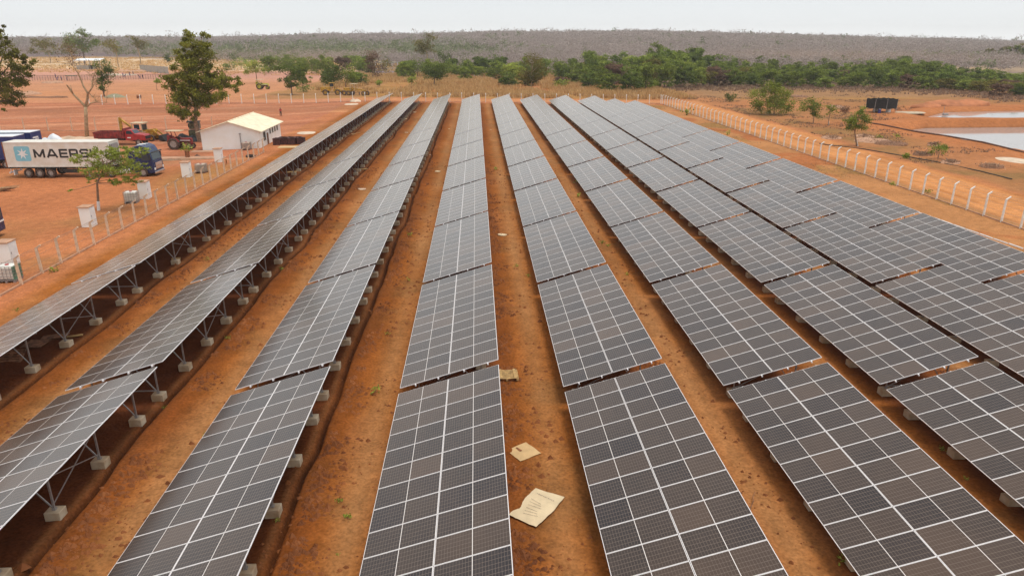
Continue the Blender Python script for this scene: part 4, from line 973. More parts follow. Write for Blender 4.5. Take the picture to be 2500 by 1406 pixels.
def sheet(name, pts_px, mt, lab, cat, curl=None, z=.03, seed=0):
    P = [ongr(a_, b_) for a_, b_ in pts_px]; c = sum(P, Vector()) / len(P); rs = random.Random(seed); b = one(mt)
    # outline with torn jitter, grid-fanned
    ring = []
    for i_ in range(len(P)):
        a_, b_ = P[i_], P[(i_ + 1) % len(P)]
        for k in range(5):
            q_ = a_.lerp(b_, k / 5); q_ = q_ - c; j = .012 if k else 0; ring.append(Vector((q_.x + rs.uniform(-j, j), q_.y + rs.uniform(-j, j), 0)))
    def zz(v): return z + (curl(v) if curl else 0) + .012 * math.sin(v.x * 7) * math.cos(v.y * 6)
    rings = [[v * f for v in ring] for f in (1, .7, .4, .12)]
    for R_ in rings:
        for v in R_: b.v.append((v.x, v.y, zz(v)))
    n_ = len(ring)
    for k in range(3):
        for i_ in range(n_): j = (i_ + 1) % n_; b.f.append((k * n_ + i_, k * n_ + j, (k + 1) * n_ + j, (k + 1) * n_ + i_)); b.m.append(0)
    b.f.append(tuple(3 * n_ + i_ for i_ in range(n_))); b.m.append(0)
    o = b.build(name, loc=(c.x, c.y, float(gzr(c.x, c.y)[0]))); so_ = o.modifiers.new('thick', 'SOLIDIFY'); so_.thickness = .008; tag(o, lab, cat); return o, c
r1, c1 = sheet('cardboard_sheet', [(1236, 1101), (1284, 1081), (1321, 1108), (1270, 1128)], M['card'], 'tan cardboard sheet with a small stain lying between the fourth and fifth solar rows', 'cardboard', seed=2)
v_ = [ongr(1258, 1098), ongr(1276, 1104)]; o = one(M['rust']).quad(*[(v.x - c1.x, v.y - c1.y, .052) for v in [ongr(1259, 1096), ongr(1262, 1094), ongr(1275, 1102), ongr(1270, 1104)]]).build('soil_stain', r1)
r2, c2 = sheet('cardboard_sheet', [(1242, 1263), (1252, 1253), (1268, 1246), (1282, 1220), (1308, 1196), (1378, 1218), (1345, 1258), (1309, 1291), (1269, 1274)], M['cardw'], 'large torn whitish carton sheet with faded print beside the fourth solar row', 'cardboard', curl=lambda v: .12 * max(0, (-v.x - .25)) + .05, seed=5)
ib = one(M['ink'])
def pxl(a_, b_): v = ongr(a_, b_); return Vector((v.x - c2.x, v.y - c2.y, .105))
A0, B0 = pxl(1311, 1209), pxl(1353, 1229); 
for k in range(11): q_ = A0.lerp(B0, (k + .1) / 11); e_ = A0.lerp(B0, (k + (.75 if k % 3 else .5)) / 11); ib.beam(q_, e_, .045 if k % 2 else .03, .004)
for k in range(6):
    q_ = pxl(1297 - k * 4, 1222 + k * 7); e_ = pxl(1320 - k * 3 + 4 * (k % 3), 1236 + k * 6); ib.beam(q_, e_, .012, .003)
ib.build('faded_print', r2)
LIT = [(1226, 575, 24, 'torn white paper scrap between the fourth and fifth solar rows'), (884, 463, 26, 'pale flat sheet lying between the second and third solar rows'), (1068, 420, 14, 'small pale slab between the third and fourth solar rows'), (760, 402, 8, 'small white block beside the first solar row'),
       (986, 292, 22, 'pale board between the second and third rows near a pallet'), (1070, 513, 8, 'pale chip beside the low edge of the fourth row'), (1012, 275, 10, 'pale board far back between the second and third rows'), (992, 325, 12, 'white patch-like sheet beside the third row'), (853, 288, 5, 'tiny white scrap far back between first and second rows'), (1049, 380, 7, 'white scrap near the third row trench'), (1096, 316, 5, 'thin white stick between the third and fourth rows'), (1198, 318, 6, 'thin pale stick between the fourth and fifth rows')]
for k, (px_, py_, wpx, lab) in enumerate(LIT):
    v = ongr(px_, py_, .03); w_ = wpx * mpp(v); b = one(M['pale'] if k % 2 else M['cardw']); rs = random.Random(k); P = [(w_ * .5 * math.cos(a_) * rs.uniform(.7, 1.1), w_ * .45 * math.sin(a_) * rs.uniform(.6, 1.1)) for a_ in [i_ * math.pi / 3.5 for i_ in range(7)]]
    b.v += [(x_, y_, .0) for x_, y_ in P] + [(x_ * .96, y_ * .96, .03 + .05 * rs.random()) for x_, y_ in P]; n_ = 7; b.f = [tuple(range(n_, 2 * n_))] + [(i_, (i_ + 1) % n_, (i_ + 1) % n_ + n_, i_ + n_) for i_ in range(n_)]; b.m = [0] * 8
    tag(b.build('litter_scrap', loc=v), lab, 'litter')
o = one(M['woodd']).tube([(-.25, -.35, .03), (0, 0, .16), (.1, .3, .1), (.35, .7, .04)], [.02, .018, .014, .008], 5).build('dead_twig', loc=ongr(1838, 1232)); tag(o, 'small dry twig lying between the fifth and sixth solar rows', 'twig')
for k, (px_, py_, L_, lab) in enumerate([(880, 415, 1.7, 'stack of pale timber planks under the second solar row'), (958, 312, 1.6, 'pale timber planks farther back under the second solar row'), (430, 635, .6, 'broken plank by a footing of the first solar row'), (713, 422, 1.2, 'heap of grey sticks by a footing of the first row')]):
    r_ = root('timber_stack', ongr(px_, py_, .03), rad(10 * k), lab, 'timber'); 
    for j in range(3): one(M['wood']).box((0, j * .16, .04 + .02 * (j % 2)), (L_, .12, .05)).build('plank', r_)
# white sand patches & heap near back-left corner
def patch(px_, py_, wpx, hpx, lab, mt=None, h_=.12, seed=0):
    v = at(px_, py_); m_ = mpp(v); dep = abs(at(px_, py_ - hpx / 2).y - at(px_, py_ + hpx / 2).y)
    return heap('sand_patch', v, wpx * m_ / 2, max(dep / 2, .5), h_, mt or M['white'], lab, 'sand', seed, ((0, 0, 1), (.4, .1, .8), (-.4, 0, .9)), 22)
PALE2 = mat('pale_spilled_sand', (.66, .52, .38), .95, .12, 1.0)
patch(748, 325, 46, 7, 'pale spilled sand patch behind the white building', PALE2, .12, 2); patch(858, 255, 34, 4, 'pale sand patch near the back end of the first solar row', PALE2, .15, 3)
heap('sack_heap', at(868, 249), 1.4, 1.0, .8, PALE2, 'small heap of pale sacks near the back fence beside the first row', 'sack heap', 15, ((-.3, 0, 1), (.3, 0, .9)))
patch(2478, 392, 70, 18, 'pale chalky sand patch at the right edge below the pond', PALE2, .12, 4)
# orange hose
v = ongr(876, 330, .05); P = [v + Vector((.9 * math.cos(a_) - .3, 1.6 * math.sin(a_), .12 + .1 * math.sin(2 * a_))) for a_ in np.linspace(1.2, 4.4, 14)]
tag(one(M['card']).tube([p - v for p in P], .035, 6).build('hose', loc=v), 'pale hose loop lying between the first and second solar rows', 'hose')

# ------------------------------------------------------------------ distant yard: corral, shed, walls
def corral():
    A_ = at(40, 199); B_ = at(405, 194); r = root('corral_fence', A_, 0, 'long brown rail corral fence across the far left yard', 'fence'); d = B_ - A_; n_ = 58
    for k in range(n_ + 1):
        q_ = A_ + d * k / n_; q_.z = G(q_.x, q_.y); q_ -= A_; one(M['wirer']).tube([q_, q_ + Vector((0, 0, 2.0))], .055, 5).build('fence_post', r)
    rb = one(M['wirer'])
    for z_ in (.35, .8, 1.25, 1.7, 1.95): rb.beam(Vector((0, 0, z_)), d + Vector((0, 0, z_ + G(B_.x, B_.y) - B_.z)), .05, .07)
    rb.build('rail', r)
corral()
def shed():
    v = at(214, 171); r = root('open_shed', v, rad(2), 'far open shed with a bright white sheet roof behind the corral', 'shed'); m_ = mpp(v); W_ = 62 * m_; D_ = 7
    one(M['white']).prism([(0, 4.6), (D_, 5.5), (D_, 5.62), (0, 4.72)], -W_ / 2, W_ / 2, 'X').build('roof', r)
    for x_ in np.linspace(-W_ / 2 + .3, W_ / 2 - .3, 6):
        for y_, z_ in ((.3, 4.6), (D_ - .3, 5.4)): one(M['greywall']).box((x_, y_, z_ / 2), (.18, .18, z_)).build('pillar', r)
    one(M['greywall']).box((-W_ * .06, .6, 1.1), (W_ * .72, .2, 2.2)).build('wall', r); one(M['dark']).box((W_ * .12, .45, 1.25), (1.9, .1, 2.1)).build('door', r)
shed()
def wall(px0, py0, px1, py1, h_, lab, npost):
    a_, b_ = at(px0, py0), at(px1, py1); d = b_ - a_; r = root('panel_wall', a_, math.atan2(d.y, d.x), lab, 'wall'); L_ = math.hypot(d.x, d.y)
    one(M['greywall']).box((L_ / 2, 0, h_ / 2), (L_, .12, h_)).build('wall_panel', r)
    for k in range(npost + 1): one(M['steel']).box((L_ * k / npost, -.12, h_ / 2 + .05), (.16, .12, h_ + .1)).build('wall_post', r)
wall(344, 175, 412, 181, 3.2, 'grey concrete panel wall left of the big leafy tree', 8)
lb_ = at(945, 163); r_ = root('long_barn', lb_, 0, 'long low roof glimpsed between trees, with a row of white posts', 'barn'); one(M['greywall']).box((0, 3, 2.3), (28, 7, .3)).build('roof', r_)
for k in range(9): one(M['white']).box((-13 + 3.2 * k, -.4, 1.2), (.35, .35, 3.6)).build('pillar', r_)
lb_ = at(860, 146); r_ = root('long_barn', lb_, 0, 'pale far roof above the trees left of the middle, with an orange patch', 'barn'); one(M['white']).box((2, 3, 2.0), (16, 6, .4)).build('roof', r_); one(M['rust']).box((-9, 3, 2.2), (9, 6, .4)).build('tiled_roof', r_)
for k in range(8): one(M['white']).box((-12 + 3.4 * k, -.4, .9), (.3, .3, 2.8)).build('pillar', r_)
heap('spoil_heap', at(330, 176), 9, 4, 1.0, M['tile'], 'low reddish spoil heap in front of the grey panel wall', 'spoil heap', 21, ((-.5, 0, .8), (.3, 0, 1)))
heap('sand_heap', at(290, 184), 8, 5, .7, PALE2, 'white sand spread behind the corral rails', 'sand', 22, ((-.3, 0, 1), (.4, 0, .8)))
for px_, py_, w_, lab in ((128, 204, 4, 'low red earth mound in front of the corral'), (60, 232, 5, 'dark rubbish heap under the left tree'), (2335, 257, 9, 'orange earth heap beyond the far pond'), (2260, 262, 4, 'smaller orange earth heap left of the other heap beyond the far pond')):
    heap('earth_heap', at(px_, py_), w_, w_ * .35, .5 + .13 * w_, M['tile'] if px_ < 1000 else mat('orange_earth', (.46, .17, .07), .95, .15, .5), lab, 'earth heap', px_, ((-.3, 0, .9), (.35, 0, 1)))
heap('log_pile', at(105, 239), 7, 1.2, .6, M['woodd'], 'scattered dark timber and rubbish in the middle of the left yard', 'timber', 31, ((-.6, 0, 1), (0, 0, .6), (.6, 0, .8)))
r_ = root('branch_pile', at(18, 467), rad(20), 'small pile of cut branches on the soil at the left edge', 'branches')
for k in range(9): one(M['barkp'] if k % 3 else M['woodd']).tube([(random.uniform(-1.6, -.3), random.uniform(-.5, .5), .08 + .04 * k), (random.uniform(.2, 1.3), random.uniform(-.5, .5), .08 + .05 * k)], [.06, .04], 6).build('branch', r_)
# shade cloth tank
def hut():
    v = at(2150, 275); r = root('shade_cloth_enclosure', v, rad(12), 'black shade-cloth enclosure on posts beside the pond', 'shade enclosure'); P = [(-2.9, -1.2), (-.4, -2.0), (2.9, -1.5), (3.1, 1.8), (.6, 2.4), (-2.8, 1.8)]
    b = one(M['shade']); n_ = len(P)
    for i_ in range(n_):
        a_, c_ = P[i_], P[(i_ + 1) % n_]
        for k in range(6):
            p0 = (a_[0] + (c_[0] - a_[0]) * k / 6, a_[1] + (c_[1] - a_[1]) * k / 6); p1 = (a_[0] + (c_[0] - a_[0]) * (k + 1) / 6, a_[1] + (c_[1] - a_[1]) * (k + 1) / 6)
            s0 = .1 * math.sin(k * 1.9 + i_); s1 = .1 * math.sin((k + 1) * 1.9 + i_)
            b.quad((p0[0], p0[1], .95 + s0), (p1[0], p1[1], .95 + s1), (p1[0] * 1.02, p1[1] * 1.02, 3.1 + s1), (p0[0] * 1.02, p0[1] * 1.02, 3.1 + s0))
    b.build('shade_cloth', r); one(M['shade']).quad(*[(x_ * .98, y_ * .98, 2.72) for x_, y_ in P]).build('cover', r)
    for x_, y_ in P: one(M['steel']).tube([(x_, y_, -.1), (x_, y_, 3.15)], .05, 6).build('post', r)
hut()
ibc(at(2140, 274) + Vector((0, .3, 0)), 0, 'caged white tank under the left part of the black shade cloth')
r_ = root('water_drum', at(2168, 275), 0, 'white round water drum under the right part of the black shade cloth', 'drum'); one(M['white']).tube([(0, 0, 0), (0, 0, .95)], .55, 16).build('body', r_); one(M['blue']).tube([(0, 0, .95), (0, 0, 1.02)], .5, 16).build('lid', r_)
r_ = root('water_drum', at(2134, 277) + Vector((1.2, 0, 0)), 0, 'blue drum beneath the shade cloth, left of the white drum', 'drum'); one(M['shirtb']).tube([(0, 0, 0), (0, 0, .9)], .32, 12).build('body', r_); one(M['white']).tube([(0, 0, .9), (0, 0, .95)], .3, 12).build('lid', r_)
heap('slab_apron', at(2222, 275), 3.4, 2.6, .15, M['concrete'], 'grey sandy apron between the shade cloth and the far pond', 'gravel', 40, ((0, 0, 1), (-.4, 0, 1), (.4, 0, 1)))
# pipelines along the pond rim
pp = [un(a_, b_, -1.62) for a_, b_ in ((2110, 300), (2150, 307), (2230, 323), (2320, 337), (2400, 351), (2500, 374), (2540, 382))]
tag(one(M['brown_metal']).tube([(p_[0], p_[1], G(p_[0], p_[1] - .6) + .12) for p_ in pp], .13, 8).build('pond_pipeline'), 'dark pipeline running along the rim of the near pond', 'pipeline')
pp = [at(a_, b_) for a_, b_ in ((2000, 352), (2110, 365), (2180, 377), (2300, 398), (2400, 420), (2470, 440))]
tag(one(M['dark']).tube([(p_.x, p_.y, float(gzr(p_.x, p_.y)[0]) + .06) for p_ in pp], .07, 6).build('irrigation_hose'), 'thin dark irrigation hose crossing the scrub on the right', 'hose')
tag(one(M['steel']).tube([(0, 0, 0), (0, 0, 2.2)], .05, 6).box((.5, 0, .3), (1.0, .8, .35)).build('floating_pump', loc=Vector(un(2302, 283, -2.3))), 'small dark floating pump out on the far pond', 'pump')

# yellow machines beyond the back fence
farm_tractor('farm_tractor', at(634, 219) + Vector((0, .8, 0)), rad(0), M['yelgr'], 'lime yellow tractor with a tall frame beyond the back fence', 1.15, True, M['yelgr'])
def loader(p_, rz, lab):
    r = root('wheel_loader', p_, rz, lab, 'loader')
    one(M['yellow']).box((-1.9, 0, 1.7), (2.6, 1.5, 1.1)).box((-3.2, 0, 1.5), (.3, 1.7, 1.4)).build('engine_body', r, bevel=.08); one(M['yellow']).box((1.2, 0, 1.3), (2.0, 1.0, .8)).build('front_frame', r, bevel=.05)
    c = one(M['yellow']); 
    for x_ in (-.8, .5):
        for s_ in (-.7, .7): c.beam((x_, s_, 1.9), (x_, s_, 3.35), .1)
    c.box((-.15, 0, 3.4), (1.6, 1.6, .12)); cab = c.build('cab', r); one(M['glass']).box((-.15, -.7, 2.8), (1.1, .03, .8)).box((.5, 0, 2.8), (.03, 1.2, .8)).build('window', cab); one(M['steel']).tube([(-2.4, .3, 2.2), (-2.4, .3, 3.1)], .07, 6).build('exhaust', r)
    for s_ in (-.55, .55): one(M['yellow']).beam((1.0, s_, 1.9), (2.7, s_, 1.0), .2, .3).build('lift_arm', r)
    one(M['brown_metal']).prism([(2.6, .2), (3.9, .15), (3.5, .5), (3.1, 1.3), (2.7, 1.2)], -1.3, 1.3).build('bucket', r)
    for x_ in (-2.0, 1.5):
        for s_ in (-1.05, 1.05): wheel(r, (x_, s_, .8), .8, .55, M['yellow'])
def grader(p_, rz, lab):
    r = root('road_grader', p_, rz, lab, 'grader'); one(M['yellow']).box((-1.6, 0, 1.6), (2.6, 1.3, 1.0)).build('engine_body', r, bevel=.06); one(M['yellow']).beam((-.3, 0, 1.9), (4.2, 0, 1.35), .35, .4).build('front_frame', r)
    c = one(M['beige'])
    for x_ in (-.4, .9):
        for s_ in (-.65, .65): c.beam((x_, s_, 1.5), (x_, s_, 3.1), .1)
    c.box((.25, 0, 3.15), (1.9, 1.7, .12)); c.build('cab', r); one(M['brown_metal']).box((2.0, 0, .6), (.15, 3.0, .6), Matrix.Rotation(rad(30), 3, 'Z')).build('blade', r)
    for x_ in (-2.4, -.9, 4.0):
        for s_ in (-.95, .95): wheel(r, (x_, s_, .65), .65, .4, M['yellow'])
loader(at(812, 233) + Vector((0, 1, 0)), rad(2), 'yellow wheel loader with a glazed cab beyond the back fence')
grader(at(862, 234) + Vector((0, 1, 0)), rad(-25), 'yellow road grader with an open canopy, right of the wheel loader')

# ------------------------------------------------------------------ PEOPLE
def skin_obj(name, joints, edges, radii, mt, parent, rootv=0, lvl=1):
    me = bpy.data.meshes.new(name); me.from_pydata(joints, edges, []); me.materials.append(mt); o = bpy.data.objects.new(name, me); COL.objects.link(o); o.parent = parent
    o.modifiers.new('skin', 'SKIN')
    for i_, rr in enumerate(radii): d = me.skin_vertices[0].data[i_]; d.radius = rr if isinstance(rr, tuple) else (rr, rr); d.use_root = (i_ == rootv)
    s_ = o.modifiers.new('sub', 'SUBSURF'); s_.levels = lvl; s_.render_levels = lvl; return o
def person(p_, rz, shirt, trous, lab, pose='stand', hat=None, grp=None, seed=0):
    r = root('person', p_, rz, lab, 'person', grp); rs = random.Random(seed)
    if pose == 'sit': hz, kx, kz, fx, fz, lean = .42, .42, .52, .62, .06, .12
    elif pose == 'bend': hz, kx, kz, fx, fz, lean = .88, .04, .48, 0, .06, .42
    else: hz, kx, kz, fx, fz, lean = .92, .02, .5, 0, .06, .02
    ch = hz + .48 * (1 if pose != 'bend' else .72); sx = lean; st_ = .13 if pose == 'stand' else .1
    J = [(0, 0, hz), (sx * .5, 0, hz + .24), (sx, 0, ch), (sx * 1.1, 0, ch + .12), (sx * 1.15, 0, ch + .26)]; Rr = [(.13, .1), (.12, .09), (.15, .1), .055, .095]
    E_ = [(0, 1), (1, 2), (2, 3), (3, 4)]
    for s_ in (-1, 1):
        b0 = len(J); ax_ = .25 if pose != 'stand' else rs.choice([.02, .28]); 
        J += [(sx, s_ * .19, ch), (sx + ax_ * .3, s_ * .24, ch - .28), (sx + ax_, s_ * .22, ch - .52 if ax_ < .1 else ch - .34), (sx + ax_ * 1.15, s_ * .22, ch - .62 if ax_ < .1 else ch - .36)]; Rr += [.065, .05, .035, .035]; E_ += [(2, b0), (b0, b0 + 1), (b0 + 1, b0 + 2), (b0 + 2, b0 + 3)]
        b1_ = len(J); J += [(0, s_ * .09, hz - .06), (kx + (.1 if s_ > 0 and pose == 'stand' else 0), s_ * st_, kz), (fx - (.08 if s_ < 0 and pose == 'stand' else 0), s_ * st_, fz), (fx + .14, s_ * st_, .04)]; Rr += [.09, .065, .045, .04]; E_ += [(0, b1_), (b1_, b1_ + 1), (b1_ + 1, b1_ + 2), (b1_ + 2, b1_ + 3)]
    skin_obj('body', J, E_, Rr, M['skin'], r)
    sh = [0, 1, 2, 5, 6, 13, 14]; skin_obj('shirt', [J[i_] for i_ in sh], [(0, 1), (1, 2), (2, 3), (3, 4), (2, 5), (5, 6)], [(.15, .12), (.14, .11), (.17, .12), .085, .065, .085, .065], shirt, r)
    tr = [0, 9, 10, 11, 17, 18, 19]; skin_obj('trousers', [J[i_] for i_ in tr], [(0, 1), (1, 2), (2, 3), (0, 4), (4, 5), (5, 6)], [(.15, .12), .11, .085, .065, .11, .085, .065], trous, r)
    hd = Vector(J[4]); one(hat or M['black']).tube([hd + Vector((0, 0, -.02)), hd + Vector((0, 0, .06)), hd + Vector((0, 0, .11))], [.108, .10, .04], 10).build('helmet' if hat else 'hair', r, smooth=True)
    return r
person(at(686, 284) + Vector((0, 0, 0)), rad(-60), M['shirtr'], M['dark'], 'person in a red shirt standing behind the white building roof')
person(ongr(890, 291) + Vector((0, 0, .22)), rad(-40), M['shirtn'], M['shirtn'], 'person in navy workwear and white helmet sitting under the first solar row', 'sit', M['white'])
CG = 'people in blue workwear at the corral'
for k, (px_, py_, pose, lab) in enumerate([(136, 191, 'stand', 'leftmost person in blue workwear, by the corral rails'), (140, 197, 'bend', 'person in blue bending in front of the leftmost worker'), (151, 197, 'bend', 'short person in blue second along the corral'), (164, 197, 'stand', 'person in blue standing near the small thatch shelter'),
                                          (281, 189, 'bend', 'person in dark clothes bending on the white sand'), (301, 189, 'stand', 'person standing at the right end of the white sand'), (305, 190, 'bend', 'person in blue crouching beside the standing one at the white sand'), (317, 186, 'stand', 'person in blue standing right of the white sand'), (326, 184, 'stand', 'person in blue farthest back behind the corral'), (342, 193, 'bend', 'person in black bending near the right corral end'), (349, 193, 'stand', 'rightmost person in dark clothes at the corral')]):
    person(at(px_, py_), rad(k * 67), M['shirtb'] if k not in (4, 9, 10) else M['shirtn'], M['shirtb'] if k % 2 else M['shirtn'], lab, pose, None, CG, k)
r_ = root('thatch_shelter', at(176, 198), 0, 'tiny brown thatch shelter on posts at the corral', 'shelter'); heap_o = one(M['olive']).box((0, 0, 1.9), (3.8, 2.0, .3)).build('thatch', r_, bevel=.12)
for x_ in (-1.5, 1.5): one(M['wirer']).tube([(x_, 0, 0), (x_, 0, 1.9)], .06, 5).build('post', r_)

# ------------------------------------------------------------------ TREES
def limb(b, p, q, r0, r1, bend=.12, n=5, seg=6):
    p = Vector(p); q = Vector(q); d = q - p; off = Vector((random.uniform(-1, 1), random.uniform(-1, 1), random.uniform(-.3, .6))) * d.length * bend
    pts = [p.lerp(q, t_ / n) + off * math.sin(math.pi * t_ / n) for t_ in range(n + 1)]; b.tube(pts, [r0 + (r1 - r0) * t_ / n for t_ in range(n + 1)], seg, False)
def tree(name, p_, h_, ells, nclump, nleaf, lsize, leaf, bark, lab, cat='tree', grp=None, seed=0, tr=.25, fork=None, cr=.28, lean=(0, 0), nlimb=14, hollow=.5, white_base=0, flat=.7):
    """ells in metres, local; one tapered trunk with limbs reaching the leaf clumps"""
    rng = np.random.default_rng(seed); random.seed(seed)
    r = root(name, p_, 0, lab, cat, grp); P, t_, C = clump_points(ells, nclump, nleaf, rng, cr, flat, hollow)
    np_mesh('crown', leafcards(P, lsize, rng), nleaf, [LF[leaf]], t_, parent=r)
    b = one(bark); cz = min(e[0][2] - e[1][2] * .6 for e in ells); cx_ = np.mean([e[0][0] for e in ells]); cyy = np.mean([e[0][1] for e in ells]); fk = fork or max(.25 * h_, min(cz, .5 * h_))
    f = Vector((lean[0], lean[1], fk)); limb(b, (0, 0, -.15), f, tr, tr * .72, .06, 6, 8)
    top = Vector((cx_, cyy, h_ * .82)); limb(b, f, top, tr * .7, tr * .15, .06, 6, 7)
    idx = rng.choice(len(C), min(nlimb, len(C)), replace=False)
    for i_ in idx:
        c = Vector(C[i_]); s_ = f.lerp(top, min(.85, max(0, (c.z - fk) / max(.5, h_ - fk) * .7))); limb(b, s_, c, tr * .32, tr * .06, .12, 5, 5)
    b.build('trunk', r, smooth=True)
    if white_base: one(M['white']).tube([(0, 0, -.05), (lean[0] * white_base / fk, lean[1] * white_base / fk, white_base)], [tr * 1.12, tr * 1.05], 8).build('painted_base', r)
    return r
def px_ells(p_, L_, dy=1.0):
    """crown lobes measured on the photo -> metres at the tree's own distance: (px, py, half width px, half height px, depth offset m)"""
    m_ = mpp(p_); out = []
    for (a_, b_, wx, wz, dep) in L_:
        ry_ = ray(a_, b_); t_ = (p_.y + dep) / ry_[1]; q_ = np.array([0, 0, CAM_H]) + ry_ * t_; out.append(((q_[0] - p_.x, dep, q_[2] - p_.z), (wx * m_, wx * m_ * dy, wz * m_)))
    return out
# big eucalyptus-like tree
p_ = at(489, 346)
tree('leafy_tree', p_, 16, px_ells(p_, [(462, 92, 26, 16, 0), (497, 100, 22, 20, .5), (455, 125, 30, 20, -.5), (488, 122, 26, 22, 0), (447, 160, 32, 24, -1), (490, 155, 30, 24, .5), (440, 195, 34, 26, -.5), (480, 195, 38, 30, 0), (520, 190, 30, 26, 0), (430, 230, 30, 26, -.5), (470, 235, 34, 28, 0), (515, 225, 34, 24, .5), (545, 215, 20, 20, .5), (440, 265, 26, 22, -1), (466, 272, 18, 26, -.5), (575, 205, 20, 18, 1), (498, 245, 26, 16, 0)], .9), 250, 31000, .14, 'euc', M['bark'],
     'tallest leafy green tree, standing beside the white building', seed=3, tr=.42, fork=3.2, lean=(-.3, 0), nlimb=34, hollow=.45, cr=.36)
p_ = at(488, 346) + Vector((0, 0, 0))
# left edge tree
p_ = at(-45, 335)
tree('leafy_tree', p_, 17, px_ells(p_, [(8, 75, 12, 20, 0), (-20, 95, 30, 35, 0), (18, 125, 24, 22, -1), (45, 140, 20, 22, 0), (10, 170, 38, 34, -1), (50, 175, 24, 30, 0), (88, 158, 20, 13, .5), (30, 215, 38, 28, -1), (-10, 220, 40, 40, 0), (48, 243, 26, 18, 0), (22, 258, 20, 14, -1)], .9), 130, 13500, .14, 'euc', M['barkd'],
     'large leafy tree reaching in from the left edge', seed=11, tr=.4, fork=4, lean=(1.2, 0), nlimb=26, hollow=.45, cr=.33)
# bare tree
def bare_tree():
    p_ = at(213, 340); r = root('bare_tree', p_, 0, 'tall pale leafless tree with forked branches behind the container truck', 'tree'); b = one(M['barkp']); m_ = mpp(p_); random.seed(4)
    def W(px_, py_, dep=0):
        ry_ = ray(px_, py_); t_ = (p_.y + dep) / ry_[1]; q_ = np.array([0, 0, CAM_H]) + ry_ * t_; return Vector(q_) - p_
    B = [([(213, 340), (211, 310), (210, 285), (209, 262)], [.52, .42, .38, .36]), ([(209, 262), (196, 248), (180, 232), (168, 215), (163, 208)], [.30, .26, .22, .2, .12]),
         ([(178, 229), (174, 217), (172, 208)], [.12, .09, .05]), ([(209, 262), (214, 240), (214, 228), (204, 212), (198, 196), (191, 180), (184, 170), (176, 158), (170, 148)], [.3, .28, .24, .2, .17, .14, .11, .08, .04]),
         ([(213, 232), (224, 216), (226, 200), (229, 186), (231, 178)], [.2, .17, .14, .1, .05]), ([(222, 220), (229, 210), (231, 202)], [.1, .07, .03]), ([(211, 262), (222, 252), (236, 250), (255, 252), (262, 250)], [.2, .15, .1, .06, .03]),
         ([(215, 226), (228, 238), (235, 248)], [.1, .07, .04]), ([(260, 251), (261, 240), (262, 225), (266, 210)], [.05, .04, .03, .02]), ([(176, 158), (178, 145), (176, 130)], [.05, .04, .02]), ([(184, 168), (176, 160), (168, 152)], [.05, .03, .02]), ([(229, 196), (222, 186), (216, 178)], [.05, .03, .02]), ([(191, 180), (200, 170), (203, 160)], [.04, .03, .015])]
    for P, R_ in B: b.tube([W(x_, y_, .35 * math.sin(k * 1.3 + x_)* (k > 0)) for k, (x_, y_) in enumerate(P)], [q_ * .70 for q_ in R_], 8)
    b.build('trunk', r, smooth=True); tb = one(M['barkp'])
    for k in range(150):
        P, R_ = random.choice(B[3:]); x_, y_ = random.choice(P[1:]); q_ = W(x_, y_); e = q_ + Vector((random.uniform(-1, 1), random.uniform(-1, 1), random.uniform(-.2, 1.1))) * 1.1; limb(tb, q_, e, .025, .006, .2, 4, 3)
    tb.build('twigs', r); rng = np.random.default_rng(2); m = 500; P = np.array([W(*c) for c in ((176, 118), (172, 135), (184, 128))])[rng.integers(0, 3, m)] + rng.normal(size=(m, 3)) * [1.2, 1, 1.1]
    np_mesh('leaves', leafcards(P, .1, rng), m, [LF['brown']], rng.random(m), parent=r)
bare_tree()
